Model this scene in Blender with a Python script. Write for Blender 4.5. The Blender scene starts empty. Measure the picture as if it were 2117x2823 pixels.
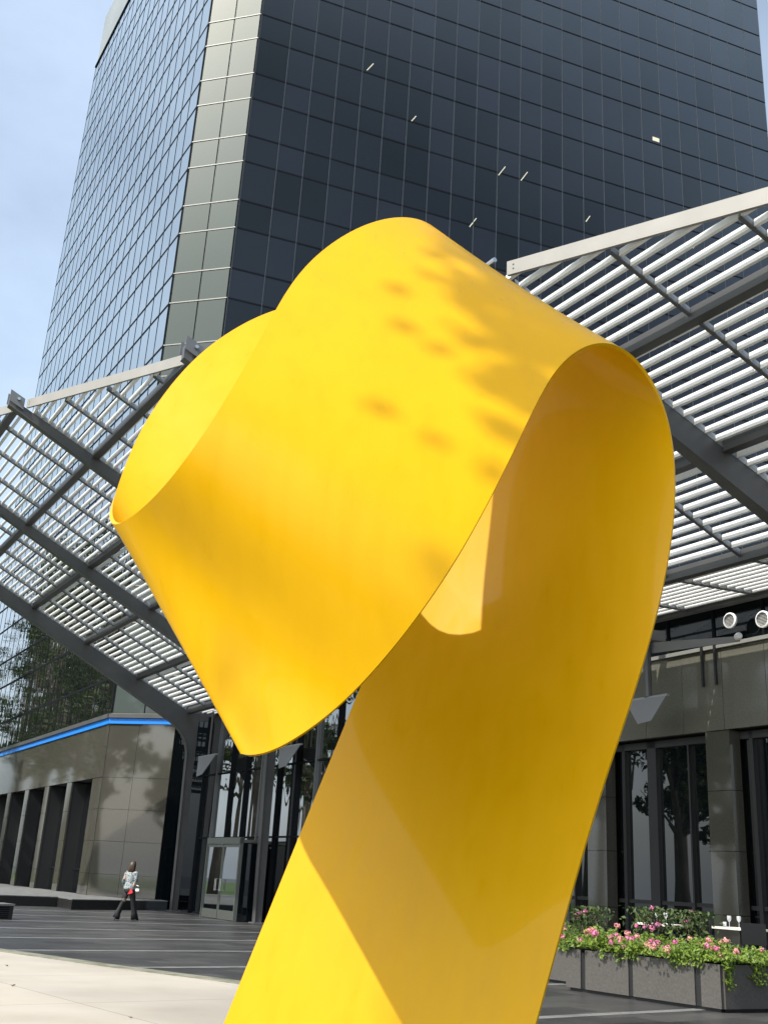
import bpy, math, random
from mathutils import Vector, Matrix, Quaternion
random.seed(7)
R = math.radians
SC = bpy.context.scene
COL = SC.collection

# ------------------------------------------------------------------ camera
EYE = 1.48
PITCH, ROLL = R(19.5905), R(3.2923)
_f = Vector((0, math.cos(PITCH), math.sin(PITCH)))
_u = Vector((0, -math.sin(PITCH), math.cos(PITCH)))
_r = Vector((1, 0, 0))
CR = _r * math.cos(ROLL) + _u * math.sin(ROLL)
CU = _u * math.cos(ROLL) - _r * math.sin(ROLL)
cam_d = bpy.data.cameras.new("camera")
cam = bpy.data.objects.new("camera", cam_d)
COL.objects.link(cam)
cam.matrix_world = Matrix(((CR.x, CU.x, -_f.x, 0), (CR.y, CU.y, -_f.y, 0), (CR.z, CU.z, -_f.z, EYE), (0, 0, 0, 1)))
cam_d.sensor_fit = 'VERTICAL'
cam_d.sensor_height = 36.0
cam_d.lens = 36.0 * 2880 / 2823
cam_d.clip_end = 3000
SC.camera = cam

# ------------------------------------------------------------------ sky, sun, exposure
SUN_AZ, SUN_EL = -129.0, 48.0
world = bpy.data.worlds.new("World")
SC.world = world
world.use_nodes = True
wn = world.node_tree
sky = wn.nodes.new('ShaderNodeTexSky')
sky.sky_type = 'NISHITA'
sky.sun_disc = False
sky.sun_elevation = R(SUN_EL)
sky.sun_rotation = R(SUN_AZ)
sky.air_density = 1.1
sky.dust_density = 4.0
sky.ozone_density = 1.2
# thin high haze all over the sky: the Nishita colour veiled with pale, softly clouded white
_tc = wn.nodes.new('ShaderNodeTexCoord')
_mp = wn.nodes.new('ShaderNodeMapping')
_mp.inputs['Scale'].default_value = (1.0, 1.0, 1.8)
_nz = wn.nodes.new('ShaderNodeTexNoise')
_nz.inputs['Scale'].default_value = 1.6
_nz.inputs['Detail'].default_value = 7
_nz.inputs['Roughness'].default_value = .55
_mr = wn.nodes.new('ShaderNodeMapRange')
for _k, _x in (('From Min', .35), ('From Max', .70), ('To Min', .35), ('To Max', .85)):
    _mr.inputs[_k].default_value = _x
_mx = wn.nodes.new('ShaderNodeMixRGB')
_mx.blend_type = 'ADD'
# forward scattering of the haze: an even veil with the usual glow widening round the sun
_dt = wn.nodes.new('ShaderNodeVectorMath')
_dt.operation = 'DOT_PRODUCT'
_dt.inputs[1].default_value = (math.sin(R(SUN_AZ)) * math.cos(R(SUN_EL)), math.cos(R(SUN_AZ)) * math.cos(R(SUN_EL)), math.sin(R(SUN_EL)))
_hg = wn.nodes.new('ShaderNodeMath')
_hg.operation = 'MULTIPLY_ADD'                      # 1 + g2 - 2 g cos
_hg.inputs[1].default_value = -2 * .58
_hg.inputs[2].default_value = 1 + .58 ** 2
_hp = wn.nodes.new('ShaderNodeMath')
_hp.operation = 'POWER'
_hp.inputs[1].default_value = -1.5
_hs = wn.nodes.new('ShaderNodeMath')
_hs.operation = 'MULTIPLY_ADD'
_hs.inputs[1].default_value = .15
_hs.inputs[2].default_value = .58
_vl = wn.nodes.new('ShaderNodeMixRGB')
_vl.blend_type = 'MULTIPLY'
_vl.inputs['Fac'].default_value = 1.0
_vl.inputs['Color1'].default_value = (6.1, 7.3, 8.5, 1)
wn.links.new(_tc.outputs['Generated'], _dt.inputs[0])
wn.links.new(_dt.outputs['Value'], _hg.inputs[0])
wn.links.new(_hg.outputs[0], _hp.inputs[0])
wn.links.new(_hp.outputs[0], _hs.inputs[0])
_sp = wn.nodes.new('ShaderNodeSeparateXYZ')
_hz = wn.nodes.new('ShaderNodeMapRange')
for _k, _x in (('From Min', 0.0), ('From Max', .75), ('To Min', 1.45), ('To Max', .9)):
    _hz.inputs[_k].default_value = _x
_hm = wn.nodes.new('ShaderNodeMath')
_hm.operation = 'MULTIPLY'
wn.links.new(_tc.outputs['Generated'], _sp.inputs[0])
wn.links.new(_sp.outputs['Z'], _hz.inputs['Value'])
wn.links.new(_hs.outputs[0], _hm.inputs[0])
wn.links.new(_hz.outputs[0], _hm.inputs[1])
wn.links.new(_hm.outputs[0], _vl.inputs['Color2'])
wn.links.new(_vl.outputs[0], _mx.inputs['Color2'])
wn.links.new(_tc.outputs['Generated'], _mp.inputs['Vector'])
wn.links.new(_mp.outputs[0], _nz.inputs['Vector'])
wn.links.new(_nz.outputs['Fac'], _mr.inputs['Value'])
wn.links.new(_mr.outputs[0], _mx.inputs['Fac'])
wn.links.new(sky.outputs[0], _mx.inputs['Color1'])
wn.links.new(_mx.outputs[0], wn.nodes['Background'].inputs[0])
wn.nodes['Background'].inputs[1].default_value = 0.13
sun_d = bpy.data.lights.new("sun", 'SUN')
sun_d.energy = 4.8
sun_d.angle = R(0.53)
sun_d.color = (1.0, 0.955, 0.88)
sun = bpy.data.objects.new("sun", sun_d)
COL.objects.link(sun)
SUN = Vector((math.sin(R(SUN_AZ)) * math.cos(R(SUN_EL)), math.cos(R(SUN_AZ)) * math.cos(R(SUN_EL)), math.sin(R(SUN_EL))))
sun.rotation_euler = SUN.to_track_quat('Z', 'Y').to_euler()
SC.view_settings.view_transform = 'Standard'
SC.view_settings.look = 'None'
SC.view_settings.gamma = 1.0
SC.view_settings.exposure = 0.08
SC.view_settings.use_curve_mapping = False
SC.cycles.max_bounces = 8
SC.cycles.glossy_bounces = 4
SC.cycles.use_denoising = True

# ------------------------------------------------------------------ frames of the place
def azv(deg):
    return Vector((math.sin(R(deg)), math.cos(R(deg)), 0))
AL, AR, AC = -30.634, 70.164, 106.181
DL, DR, DC = azv(AL), azv(AR), azv(AC)            # along the left, right and chamfered tower faces
P0 = Vector((-7.54, 44.91, 0))                      # foot of the first canopy column
Z = Vector((0, 0, 1))
def pos(u, v, z):
    return P0 + DL * u + DR * v + Z * z
def project(p):                                     # used only to pick which pieces show largest
    d = p - Vector((0, 0, EYE))
    z = d.dot(_f)
    if z < 0.1:
        return None
    return (1058.5 + 2880 * d.dot(CR) / z, 1411.5 - 2880 * d.dot(CU) / z, z)

# ------------------------------------------------------------------ mesh helpers
class MB:
    def __init__(s):
        s.v, s.f, s.m = [], [], []
    def add(s, vs, fs, mi=0):
        b = len(s.v)
        s.v.extend([tuple(x) for x in vs])
        s.f.extend([tuple(i + b for i in q) for q in fs])
        s.m.extend([mi] * len(fs))
    def box(s, o, a, b, c, mi=0):                   # corner o and three edge vectors
        o, a, b, c = Vector(o), Vector(a), Vector(b), Vector(c)
        if a.cross(b).dot(c) < 0:
            a, b = b, a
        vs = [o, o + a, o + a + b, o + b, o + c, o + a + c, o + a + b + c, o + b + c]
        s.add(vs, [(0, 3, 2, 1), (4, 5, 6, 7), (0, 1, 5, 4), (1, 2, 6, 5), (2, 3, 7, 6), (3, 0, 4, 7)], mi)
    def cbox(s, c, a, b, h, mi=0):                  # centre and three full edge vectors
        a, b, h = Vector(a), Vector(b), Vector(h)
        s.box(Vector(c) - (a + b + h) / 2, a, b, h, mi)
    def prism(s, poly, vec, mi=0):
        poly = [Vector(p) for p in poly]
        vec = Vector(vec)
        n = Vector((0, 0, 0))
        for i in range(len(poly)):
            n += (poly[i] - poly[0]).cross(poly[(i + 1) % len(poly)] - poly[0])
        if n.dot(vec) > 0:
            poly.reverse()
        k = len(poly)
        s.add(poly + [p + vec for p in poly],
              [tuple(range(k)), tuple(range(2 * k - 1, k - 1, -1))] + [(i, k + i, k + (i + 1) % k, (i + 1) % k) for i in range(k)], mi)
    def tube(s, pts, rad, n=8, mi=0, cap=True):
        pts = [Vector(p) for p in pts]
        rad = rad if isinstance(rad, (list, tuple)) else [rad] * len(pts)
        vs, fs = [], []
        ref = Vector((0.31, 0.17, 0.93))
        for i, p in enumerate(pts):
            t = (pts[min(i + 1, len(pts) - 1)] - pts[max(i - 1, 0)]).normalized()
            x = t.cross(ref)
            if x.length < 1e-3:
                x = t.cross(Vector((1, 0, 0)))
            x.normalize()
            y = t.cross(x)
            for k in range(n):
                a = 2 * math.pi * k / n
                vs.append(p + (x * math.cos(a) + y * math.sin(a)) * rad[i])
        for i in range(len(pts) - 1):
            for k in range(n):
                fs.append((i * n + k, i * n + (k + 1) % n, (i + 1) * n + (k + 1) % n, (i + 1) * n + k))
        if cap:
            fs.append(tuple(range(n - 1, -1, -1)))
            fs.append(tuple(range((len(pts) - 1) * n, len(pts) * n)))
        s.add(vs, fs, mi)
    def lathe(s, c, prof, n=16, mi=0, axis=None):   # prof: list of (radius, height)
        c = Vector(c)
        ax = (axis or Z).normalized()
        x = ax.orthogonal().normalized()
        y = ax.cross(x)
        vs, fs = [], []
        for r_, h in prof:
            for k in range(n):
                a = 2 * math.pi * k / n
                vs.append(c + ax * h + (x * math.cos(a) + y * math.sin(a)) * r_)
        for i in range(len(prof) - 1):
            for k in range(n):
                fs.append((i * n + k, i * n + (k + 1) % n, (i + 1) * n + (k + 1) % n, (i + 1) * n + k))
        fs.append(tuple(range(n - 1, -1, -1)))
        fs.append(tuple(range((len(prof) - 1) * n, len(prof) * n)))
        s.add(vs, fs, mi)
    def mesh(s, name, mats, smooth=False):
        me = bpy.data.meshes.new(name)
        me.from_pydata(s.v, [], s.f)
        for m in (mats if isinstance(mats, (list, tuple)) else [mats]):
            me.materials.append(m)
        if any(s.m):
            me.polygons.foreach_set('material_index', s.m)
        if smooth:
            me.polygons.foreach_set('use_smooth', [True] * len(s.f))
        me.update()
        return me

def root(name, loc):
    o = bpy.data.objects.new(name, None)
    o.location = loc
    o.empty_display_size = 0.3
    COL.objects.link(o)
    return o
WM = {}                                             # world matrix of every object built so far
def put(me, name, parent=None, mat=None):
    o = bpy.data.objects.new(name, me)
    COL.objects.link(o)
    w = mat if mat is not None else Matrix.Identity(4)
    if parent is not None:
        o.parent = parent
        o.matrix_parent_inverse = WM[parent.name].inverted()
    o.matrix_basis = w
    WM[o.name] = w
    return o
def thing(name, label, cat, loc=(0, 0, 0), group=None):
    o = root(name, Vector(loc))
    WM[o.name] = Matrix.Translation(Vector(loc))
    o['label'] = label
    o['category'] = cat
    if group:
        o['group'] = group
    return o
def tag(o, label=None, cat=None, group=None, kind=None):
    for k, x in (('label', label), ('category', cat), ('group', group), ('kind', kind)):
        if x:
            o[k] = x
    return o

# ------------------------------------------------------------------ materials
def mat(name, col=(.5, .5, .5), rough=.5, metal=0.0, ior=1.5, spec=.5):
    m = bpy.data.materials.new(name)
    m.use_nodes = True
    b = m.node_tree.nodes['Principled BSDF']
    b.inputs['Base Color'].default_value = (*col, 1)
    b.inputs['Roughness'].default_value = rough
    b.inputs['Metallic'].default_value = metal
    b.inputs['IOR'].default_value = ior
    b.inputs['Specular IOR Level'].default_value = spec
    return m
def nd(m, t, **kw):
    n = m.node_tree.nodes.new(t)
    for k, v in kw.items():
        if k in n.inputs:
            n.inputs[k].default_value = v
        else:
            setattr(n, k, v)
    return n
def bsdf(m):
    return m.node_tree.nodes['Principled BSDF']
def lk(m, a, b):
    m.node_tree.links.new(a, b)
def vary(m, ca, cb, scale=3.0, detail=5, lo=.35, hi=.65, stretch=None, bump=0.0, bscale=None, coord='Object'):
    tc = nd(m, 'ShaderNodeTexCoord')
    mp = nd(m, 'ShaderNodeMapping')
    if stretch:
        mp.inputs['Scale'].default_value = stretch
    lk(m, tc.outputs[coord], mp.inputs['Vector'])
    nz = nd(m, 'ShaderNodeTexNoise', Scale=scale, Detail=detail)
    lk(m, mp.outputs[0], nz.inputs['Vector'])
    rp = nd(m, 'ShaderNodeValToRGB')
    rp.color_ramp.elements[0].position = lo
    rp.color_ramp.elements[1].position = hi
    rp.color_ramp.elements[0].color = (*ca, 1)
    rp.color_ramp.elements[1].color = (*cb, 1)
    lk(m, nz.outputs['Fac'], rp.inputs['Fac'])
    lk(m, rp.outputs[0], bsdf(m).inputs['Base Color'])
    if bump:
        bp = nd(m, 'ShaderNodeBump', Strength=bump, Distance=.01)
        n2 = nd(m, 'ShaderNodeTexNoise', Scale=bscale or scale * 4, Detail=4)
        lk(m, mp.outputs[0], n2.inputs['Vector'])
        lk(m, n2.outputs['Fac'], bp.inputs['Height'])
        lk(m, bp.outputs[0], bsdf(m).inputs['Normal'])
    return rp
def glassy(name, col, rough, base, power, wave=0.0, wscale=.5, stretch=(1, 1, .25), tint=(1, 1, 1), lo=0.0, hi=1.0):
    """Dark coated glazing: a body colour under a mirror layer whose strength rises towards grazing angles."""
    m = mat(name, col, .6, 0, 1.3, .0)
    out = m.node_tree.nodes['Material Output']
    gl = nd(m, 'ShaderNodeBsdfGlossy', Roughness=rough)
    gl.inputs['Color'].default_value = (*tint, 1)
    lw = nd(m, 'ShaderNodeLayerWeight', Blend=.5)
    pw = nd(m, 'ShaderNodeMath', operation='POWER')
    pw.inputs[1].default_value = power
    ad = nd(m, 'ShaderNodeMath', operation='ADD', use_clamp=True)
    ad.inputs[1].default_value = base
    mx = nd(m, 'ShaderNodeMixShader')
    rg = nd(m, 'ShaderNodeMapRange')
    rg.inputs['From Min'].default_value, rg.inputs['From Max'].default_value = lo, hi
    lk(m, lw.outputs['Facing'], rg.inputs['Value'])
    lk(m, rg.outputs[0], pw.inputs[0])
    lk(m, pw.outputs[0], ad.inputs[0])
    lk(m, ad.outputs[0], mx.inputs[0])
    lk(m, bsdf(m).outputs[0], mx.inputs[1])
    lk(m, gl.outputs[0], mx.inputs[2])
    lk(m, mx.outputs[0], out.inputs['Surface'])
    if wave:
        mp = nd(m, 'ShaderNodeMapping')
        mp.inputs['Scale'].default_value = stretch
        geo = nd(m, 'ShaderNodeNewGeometry')
        lk(m, geo.outputs['Position'], mp.inputs['Vector'])
        nz = nd(m, 'ShaderNodeTexNoise', Scale=wscale, Detail=1.5)
        lk(m, mp.outputs[0], nz.inputs['Vector'])
        bp = nd(m, 'ShaderNodeBump', Strength=wave, Distance=.02)
        lk(m, nz.outputs['Fac'], bp.inputs['Height'])
        lk(m, bp.outputs[0], gl.inputs['Normal'])
    return m

M = {}
# yellow enamel on steel: slight mottling, faint run marks and buckling of the plate
M['yellow'] = mat('yellow_enamel', (.74, .44, .0015), .36, 0, 1.42, .12)
rp = vary(M['yellow'], (.62, .33, .0010), (.66, .36, .0015), .8, 7, .3, .7)
def yellow_wear(m):
    b = bsdf(m)
    tc = nd(m, 'ShaderNodeTexCoord')
    n1 = nd(m, 'ShaderNodeTexNoise', Scale=.55, Detail=2)
    lk(m, tc.outputs['Object'], n1.inputs['Vector'])
    bp = nd(m, 'ShaderNodeBump', Strength=.5, Distance=.05)
    lk(m, n1.outputs['Fac'], bp.inputs['Height'])
    lk(m, bp.outputs[0], b.inputs['Normal'])
    mp = nd(m, 'ShaderNodeMapping')
    mp.inputs['Scale'].default_value = (5, 5, .5)
    lk(m, tc.outputs['Object'], mp.inputs['Vector'])
    n2 = nd(m, 'ShaderNodeTexNoise', Scale=1.3, Detail=6)
    lk(m, mp.outputs[0], n2.inputs['Vector'])
    mr = nd(m, 'ShaderNodeMapRange')
    mr.inputs['From Min'].default_value, mr.inputs['From Max'].default_value = .3, .75
    mr.inputs['To Min'].default_value, mr.inputs['To Max'].default_value = .26, .5
    lk(m, n2.outputs['Fac'], mr.inputs['Value'])
    lk(m, mr.outputs[0], b.inputs['Roughness'])
    # thin dust runs and faded blotches in the paint
    src = b.inputs['Base Color'].links[0].from_socket
    rp = nd(m, 'ShaderNodeValToRGB')
    rp.color_ramp.elements[0].position, rp.color_ramp.elements[1].position = .30, .55
    rp.color_ramp.elements[0].color = (.90, .89, .9, 1)
    rp.color_ramp.elements[1].color = (1, 1, 1, 1)
    lk(m, n2.outputs['Fac'], rp.inputs['Fac'])
    mx = nd(m, 'ShaderNodeMixRGB', blend_type='MULTIPLY')
    mx.inputs['Fac'].default_value = .35
    lk(m, src, mx.inputs['Color1'])
    lk(m, rp.outputs[0], mx.inputs['Color2'])
    lk(m, mx.outputs[0], b.inputs['Base Color'])
yellow_wear(M['yellow'])
bsdf(M['yellow']).inputs['Coat Weight'].default_value = .12
bsdf(M['yellow']).inputs['Coat Roughness'].default_value = .06
M['tower_glass'] = glassy('dark_tower_glass', (.006, .009, .013), .02, .036, 1.4, .08, .5, (1, 1, .3), (.95, 1, .98), .26, .97)
def pane_tint(m, a, b):
    oi = nd(m, 'ShaderNodeObjectInfo')
    rp = nd(m, 'ShaderNodeValToRGB')
    rp.color_ramp.elements[0].color = (*a, 1)
    rp.color_ramp.elements[1].color = (*b, 1)
    lk(m, oi.outputs['Random'], rp.inputs['Fac'])
    lk(m, rp.outputs[0], bsdf(m).inputs['Base Color'])
pane_tint(M['tower_glass'], (.003, .005, .007), (.013, .016, .024))
M['low_glass'] = glassy('dark_wavy_glass', (.010, .012, .012), .01, .03, 1.9, .45, 1.1, (1, 1, .14))
M['window_glass'] = glassy('window_glass', (.004, .006, .007), .01, .05, 2.4, .10, .7)
M['chamfer_glass'] = glassy('grey_green_coated_glass', (.070, .086, .080), .03, .008, 2.6, .12, .45, (1, 1, .3), (.95, 1, .95))
M['core'] = mat('dark_core', (.012, .013, .014), .8)
M['mullion_dark'] = mat('black_anodised', (.010, .012, .015), .85, 0, 1.3, .15)
M['mullion_silver'] = mat('silver_anodised', (.075, .085, .095), .5, .3)
M['alu'] = mat('pale_aluminium', (.22, .22, .20), .5, .1)
M['parapet'] = mat('parapet_panel', (.30, .31, .28), .35, .3)
vary(M['parapet'], (.27, .285, .26), (.33, .34, .31), .3, 4)
M['granite'] = mat('polished_granite', (.12, .115, .098), .05, 0, 1.85)
vary(M['granite'], (.046, .045, .037), (.080, .077, .062), 60, 3, .3, .7)
M['granite_bounce'] = mat('bounce_lit_granite', (.12, .115, .098), .09, 0, 1.6)  # same stone, lightened to stand in for light bounced off the slats
vary(M['granite_bounce'], (.085, .085, .068), (.145, .142, .115), 55, 3, .3, .7)
M['granite_dark'] = mat('black_granite', (.03, .03, .03), .2, 0, 1.5)
vary(M['granite_dark'], (.016, .016, .017), (.04, .04, .038), 50, 3)
M['blue'] = mat('bright_blue_band', (.012, .22, .80), .35)
M['steel'] = mat('dark_grey_steel', (.075, .076, .076), .45, .15)
vary(M['steel'], (.066, .068, .068), (.088, .088, .086), 1.3, 5, .3, .7)
M['column'] = mat('grey_painted_steel', (.13, .135, .14), .4, .2)
vary(M['column'], (.115, .12, .125), (.15, .155, .16), 1.0, 5, .3, .7)
M['fascia'] = mat('beige_grey_paint', (.50, .475, .43), .5)
vary(M['fascia'], (.26, .25, .225), (.30, .288, .26), 1.4, 5, .3, .7, (1, 1, 1))
M['white'] = mat('white_aluminium', (.80, .80, .775), .45)
vary(M['white'], (.77, .77, .745), (.82, .82, .80), 2.0, 4, .3, .7)
M['plate'] = mat('light_grey_plate', (.24, .255, .265), .4, .2)
M['lamp_plate'] = mat('grey_reflector', (.17, .175, .18), .5)
M['black'] = mat('black_paint', (.012, .012, .012), .5)
M['brass'] = mat('steel_handle', (.6, .6, .58), .25, 1.0)
M['doorframe'] = mat('bronze_green_frame', (.12, .13, .115), .35, .4)
M['concrete'] = mat('beige_concrete', (.50, .45, .36), .85)
vary(M['concrete'], (.40, .36, .295), (.47, .43, .365), .7, 9, .3, .72, None, .25, 60)
M['paving'] = mat('dark_granite_paving', (.05, .05, .05), .45)
# ------------------------------------------------------------------ ground
def paving_material(m):
    b = bsdf(m)
    geo = nd(m, 'ShaderNodeNewGeometry')
    mp = nd(m, 'ShaderNodeMapping')
    mp.inputs['Rotation'].default_value = (0, 0, R(-40))
    lk(m, geo.outputs['Position'], mp.inputs['Vector'])
    br = nd(m, 'ShaderNodeTexBrick', Scale=1.0)
    br.inputs['Brick Width'].default_value = 1.1
    br.inputs['Row Height'].default_value = .55
    br.inputs['Mortar Size'].default_value = .008
    br.inputs['Color1'].default_value = (.034, .035, .037, 1)
    br.inputs['Color2'].default_value = (.075, .075, .073, 1)
    br.inputs['Mortar'].default_value = (.03, .03, .03, 1)
    lk(m, mp.outputs[0], br.inputs['Vector'])
    nz = nd(m, 'ShaderNodeTexNoise', Scale=.35, Detail=8)
    lk(m, geo.outputs['Position'], nz.inputs['Vector'])
    mx = nd(m, 'ShaderNodeMixRGB', blend_type='MULTIPLY')
    mx.inputs['Fac'].default_value = .7
    rp = nd(m, 'ShaderNodeValToRGB')
    rp.color_ramp.elements[0].position, rp.color_ramp.elements[1].position = .3, .7
    rp.color_ramp.elements[0].color = (.6, .6, .62, 1)
    rp.color_ramp.elements[1].color = (1.25, 1.22, 1.2, 1)
    lk(m, nz.outputs['Fac'], rp.inputs['Fac'])
    lk(m, br.outputs['Color'], mx.inputs['Color1'])
    lk(m, rp.outputs[0], mx.inputs['Color2'])
    lk(m, mx.outputs[0], b.inputs['Base Color'])
    r2 = nd(m, 'ShaderNodeMapRange')
    r2.inputs['To Min'].default_value, r2.inputs['To Max'].default_value = .22, .55
    n3 = nd(m, 'ShaderNodeTexNoise', Scale=1.7, Detail=6)
    lk(m, geo.outputs['Position'], n3.inputs['Vector'])
    lk(m, n3.outputs['Fac'], r2.inputs['Value'])
    lk(m, r2.outputs[0], b.inputs['Roughness'])
paving_material(M['paving'])
M['strip'] = mat('pale_granite_strip', (.30, .30, .285), .5)
vary(M['strip'], (.13, .135, .13), (.23, .23, .22), 2.5, 8, .3, .7)
M['lawn'] = mat('lawn_turf', (.06, .12, .02), .9)
vary(M['lawn'], (.035, .085, .012), (.085, .15, .03), .8, 9, .3, .7, None, .6, 30)
M['kerb'] = mat('mossy_edge', (.16, .165, .12), .8)
vary(M['kerb'], (.11, .12, .075), (.26, .25, .20), 3.0, 6, .3, .7)

mb = MB()
mb.add([(-400, -300, 0), (400, -300, 0), (400, 500, 0), (-400, 500, 0)], [(0, 1, 2, 3)])
plaza = tag(put(mb.mesh('plaza', M['paving']), 'plaza_paving'), kind='structure')
T50 = azv(50.0)
N50 = Vector((-T50.y, T50.x, 0))
for pc in (9.65, 13.0, 16.4, 19.75, 23.05, 26.35, 29.8, 33.1, 36.5):
    mb = MB()
    a0, a1 = -30, 60
    c = N50 * pc
    e = [c + T50 * a0 - N50 * .10, c + T50 * a1 - N50 * .10, c + T50 * a1 + N50 * .10, c + T50 * a0 + N50 * .10]
    mb.prism([(p.x, p.y, .001) for p in e], (0, 0, .003))
    put(mb.mesh('paving_strip', M['strip']), 'paving_strip', plaza)

# beige concrete apron round the sculpture with a gently curved mossy edge
edge = [(-60, 50), (-24, 32.6), (-14, 25.7), (-9, 22.0), (-6.27, 19.95), (-5.29, 19.18), (-4.34, 18.4), (-3.69, 17.93), (-3.06, 17.5), (-2.19, 16.93), (-1.77, 16.58),
        (-.6, 15.6), (1.0, 14.05), (3.0, 11.8), (6, 8.0), (12, 0)]
mb = MB()
poly = [Vector((x, y, .008)) for x, y in edge] + [Vector((12, -60, .008)), Vector((-60, -60, .008))]
mb.add(poly, [tuple(range(len(poly)))][::1])
if mb and (Vector(mb.v[1]) - Vector(mb.v[0])).cross(Vector(mb.v[-1]) - Vector(mb.v[0])).z < 0:
    mb.f = [tuple(reversed(mb.f[0]))]
apron = tag(put(mb.mesh('apron', M['concrete']), 'concrete_apron'), kind='structure')
def concrete_joints(m):
    b = bsdf(m)
    src = b.inputs['Base Color'].links[0].from_socket
    geo = nd(m, 'ShaderNodeNewGeometry')
    mp = nd(m, 'ShaderNodeMapping')
    mp.inputs['Rotation'].default_value = (0, 0, R(-40))
    lk(m, geo.outputs['Position'], mp.inputs['Vector'])
    br = nd(m, 'ShaderNodeTexBrick', Scale=1.0)
    br.offset = 0
    for k_, x_ in (('Brick Width', 3.05), ('Row Height', 3.05), ('Mortar Size', .012), ('Mortar Smooth', .3)):
        br.inputs[k_].default_value = x_
    br.inputs['Color1'].default_value = (1, 1, 1, 1)
    br.inputs['Color2'].default_value = (.93, .94, .95, 1)
    br.inputs['Mortar'].default_value = (.62, .60, .56, 1)
    lk(m, mp.outputs[0], br.inputs['Vector'])
    nz = nd(m, 'ShaderNodeTexNoise', Scale=.32, Detail=7)
    lk(m, mp.outputs[0], nz.inputs['Vector'])
    rp = nd(m, 'ShaderNodeValToRGB')
    rp.color_ramp.elements[0].position, rp.color_ramp.elements[1].position = .32, .62
    rp.color_ramp.elements[0].color = (.74, .74, .75, 1)
    rp.color_ramp.elements[1].color = (1, 1, 1, 1)
    lk(m, nz.outputs['Fac'], rp.inputs['Fac'])
    m1 = nd(m, 'ShaderNodeMixRGB', blend_type='MULTIPLY')
    m2 = nd(m, 'ShaderNodeMixRGB', blend_type='MULTIPLY')
    m1.inputs['Fac'].default_value = m2.inputs['Fac'].default_value = 1
    lk(m, src, m1.inputs['Color1'])
    lk(m, br.outputs['Color'], m1.inputs['Color2'])
    lk(m, m1.outputs[0], m2.inputs['Color1'])
    lk(m, rp.outputs[0], m2.inputs['Color2'])
    lk(m, m2.outputs[0], b.inputs['Base Color'])
concrete_joints(M['concrete'])
# round dark bed, added out of view to cut ground bounce onto the ribbon
M['bed'] = mat('added_dark_cover', (.03, .05, .015), .9)
vary(M['bed'], (.016, .034, .008), (.05, .075, .02), 5, 8, .3, .7, None, .8, 25)
mb = MB()
mb.lathe((-.6, 6.2, .0), [(4.9, .0), (4.9, .05), (4.7, .07), (.01, .09)], 64)
tag(put(mb.mesh('added_dark_bed', M['bed']), 'added_dark_bed'), kind='structure')
mb = MB()
for i in range(len(edge) - 1):
    a, b = Vector((*edge[i], 0)), Vector((*edge[i + 1], 0))
    n = Vector((-(b - a).y, (b - a).x, 0)).normalized()
    if n.y < 0:
        n = -n
    mb.box(a + Z * .002, b - a, n * .38, Z * .014)
put(mb.mesh('apron_edge', M['kerb']), 'apron_edge', apron)
mb = MB()
mb.add([(-160, 22, .012), (-16.5, 33, .012), (-17.5, 47, .012), (-27, 78, .012), (-60, 160, .012), (-220, 160, .012)], [(0, 1, 2, 3, 4, 5)])
tag(put(mb.mesh('lawn', M['lawn']), 'lawn'), kind='structure')
mb = MB()
mb.add([(-160, -80, .020), (-12, -80, .020), (-14, -6, .020), (-15, 14, .020), (-30, 20, .020), (-160, 20, .020)], [(0, 1, 2, 3, 4, 5)])
tag(put(mb.mesh('lawn', M['lawn']), 'lawn'), kind='structure')

# ------------------------------------------------------------------ office tower
TD = 47.6
TR = Vector((math.sin(R(-10.43)), math.cos(R(-10.43)), 0)) * TD       # corner of chamfer and right face
TL = Vector((-.24667, 1.0025, 0)) * TD                                 # corner of left face and chamfer
NL = Vector((-DL.y, DL.x, 0))
NR = Vector((DR.y, -DR.x, 0))
NC = Vector((DC.y, -DC.x, 0))
for n_, p_ in ((NL, TL), (NR, TR), (NC, TR)):
    if n_.dot(-p_) < 0:
        n_ *= -1
WL, WC = 31.74, (TR - TL).length
DCH = (TR - TL).normalized()
NCH = Vector((DCH.y, -DCH.x, 0))
if NCH.dot(-TR) < 0:
    NCH = -NCH
WR = 1.82 + 23 * 1.476
ZTOP = 68.7
levels = []                                        # heights of the horizontal bars
k = -5
z = 31.05
tall = [31.05 + 4.2 * i for i in range(0, 9)]
low = [31.05 - 4.25 * i for i in range(5, 0, -1)]
for zz in low + tall:
    levels += [zz, zz + 2.47]
levels = [8.06] + [q for q in levels if q < ZTOP - .5] + [ZTOP]
tower = thing('office_tower', 'dark glass office tower with a chamfered corner behind the slatted canopy', 'building', TR)
# core, granite base, parapet
mb = MB()
ins = .12
A0 = TL + DL * WL
B0 = TR + DR * WR
plan = [A0 - NL * ins, TL - (NL + NCH).normalized() * ins, TR - (NR + NCH).normalized() * ins, B0 - NR * ins, B0 - NR * 34, A0 - NL * 34]
mb.prism([(p.x, p.y, 5.32) for p in plan], (0, 0, ZTOP - 5.1))
ins = .85
plan = [A0 - NL * ins, TL - (NL + NCH).normalized() * ins, TR - (NR + NCH).normalized() * ins, B0 - NR * ins, B0 - NR * 34, A0 - NL * 34]
mb.prism([(p.x, p.y, 0) for p in plan], (0, 0, 5.3))
put(mb.mesh('tower_core', M['core']), 'core', tower)
def slab(face, a, w, z0, z1, d, mi, m, name, off=0.0):
    P, D, N = face
    mb = MB()
    mb.box(P + D * a + N * off + Z * z0, D * w, N * d, Z * (z1 - z0))
    return put(mb.mesh(name, m), name, tower)
FL, FC, FR = (TL, DL, NL), (TL, DCH, NCH), (TR, DR, NR)
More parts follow.
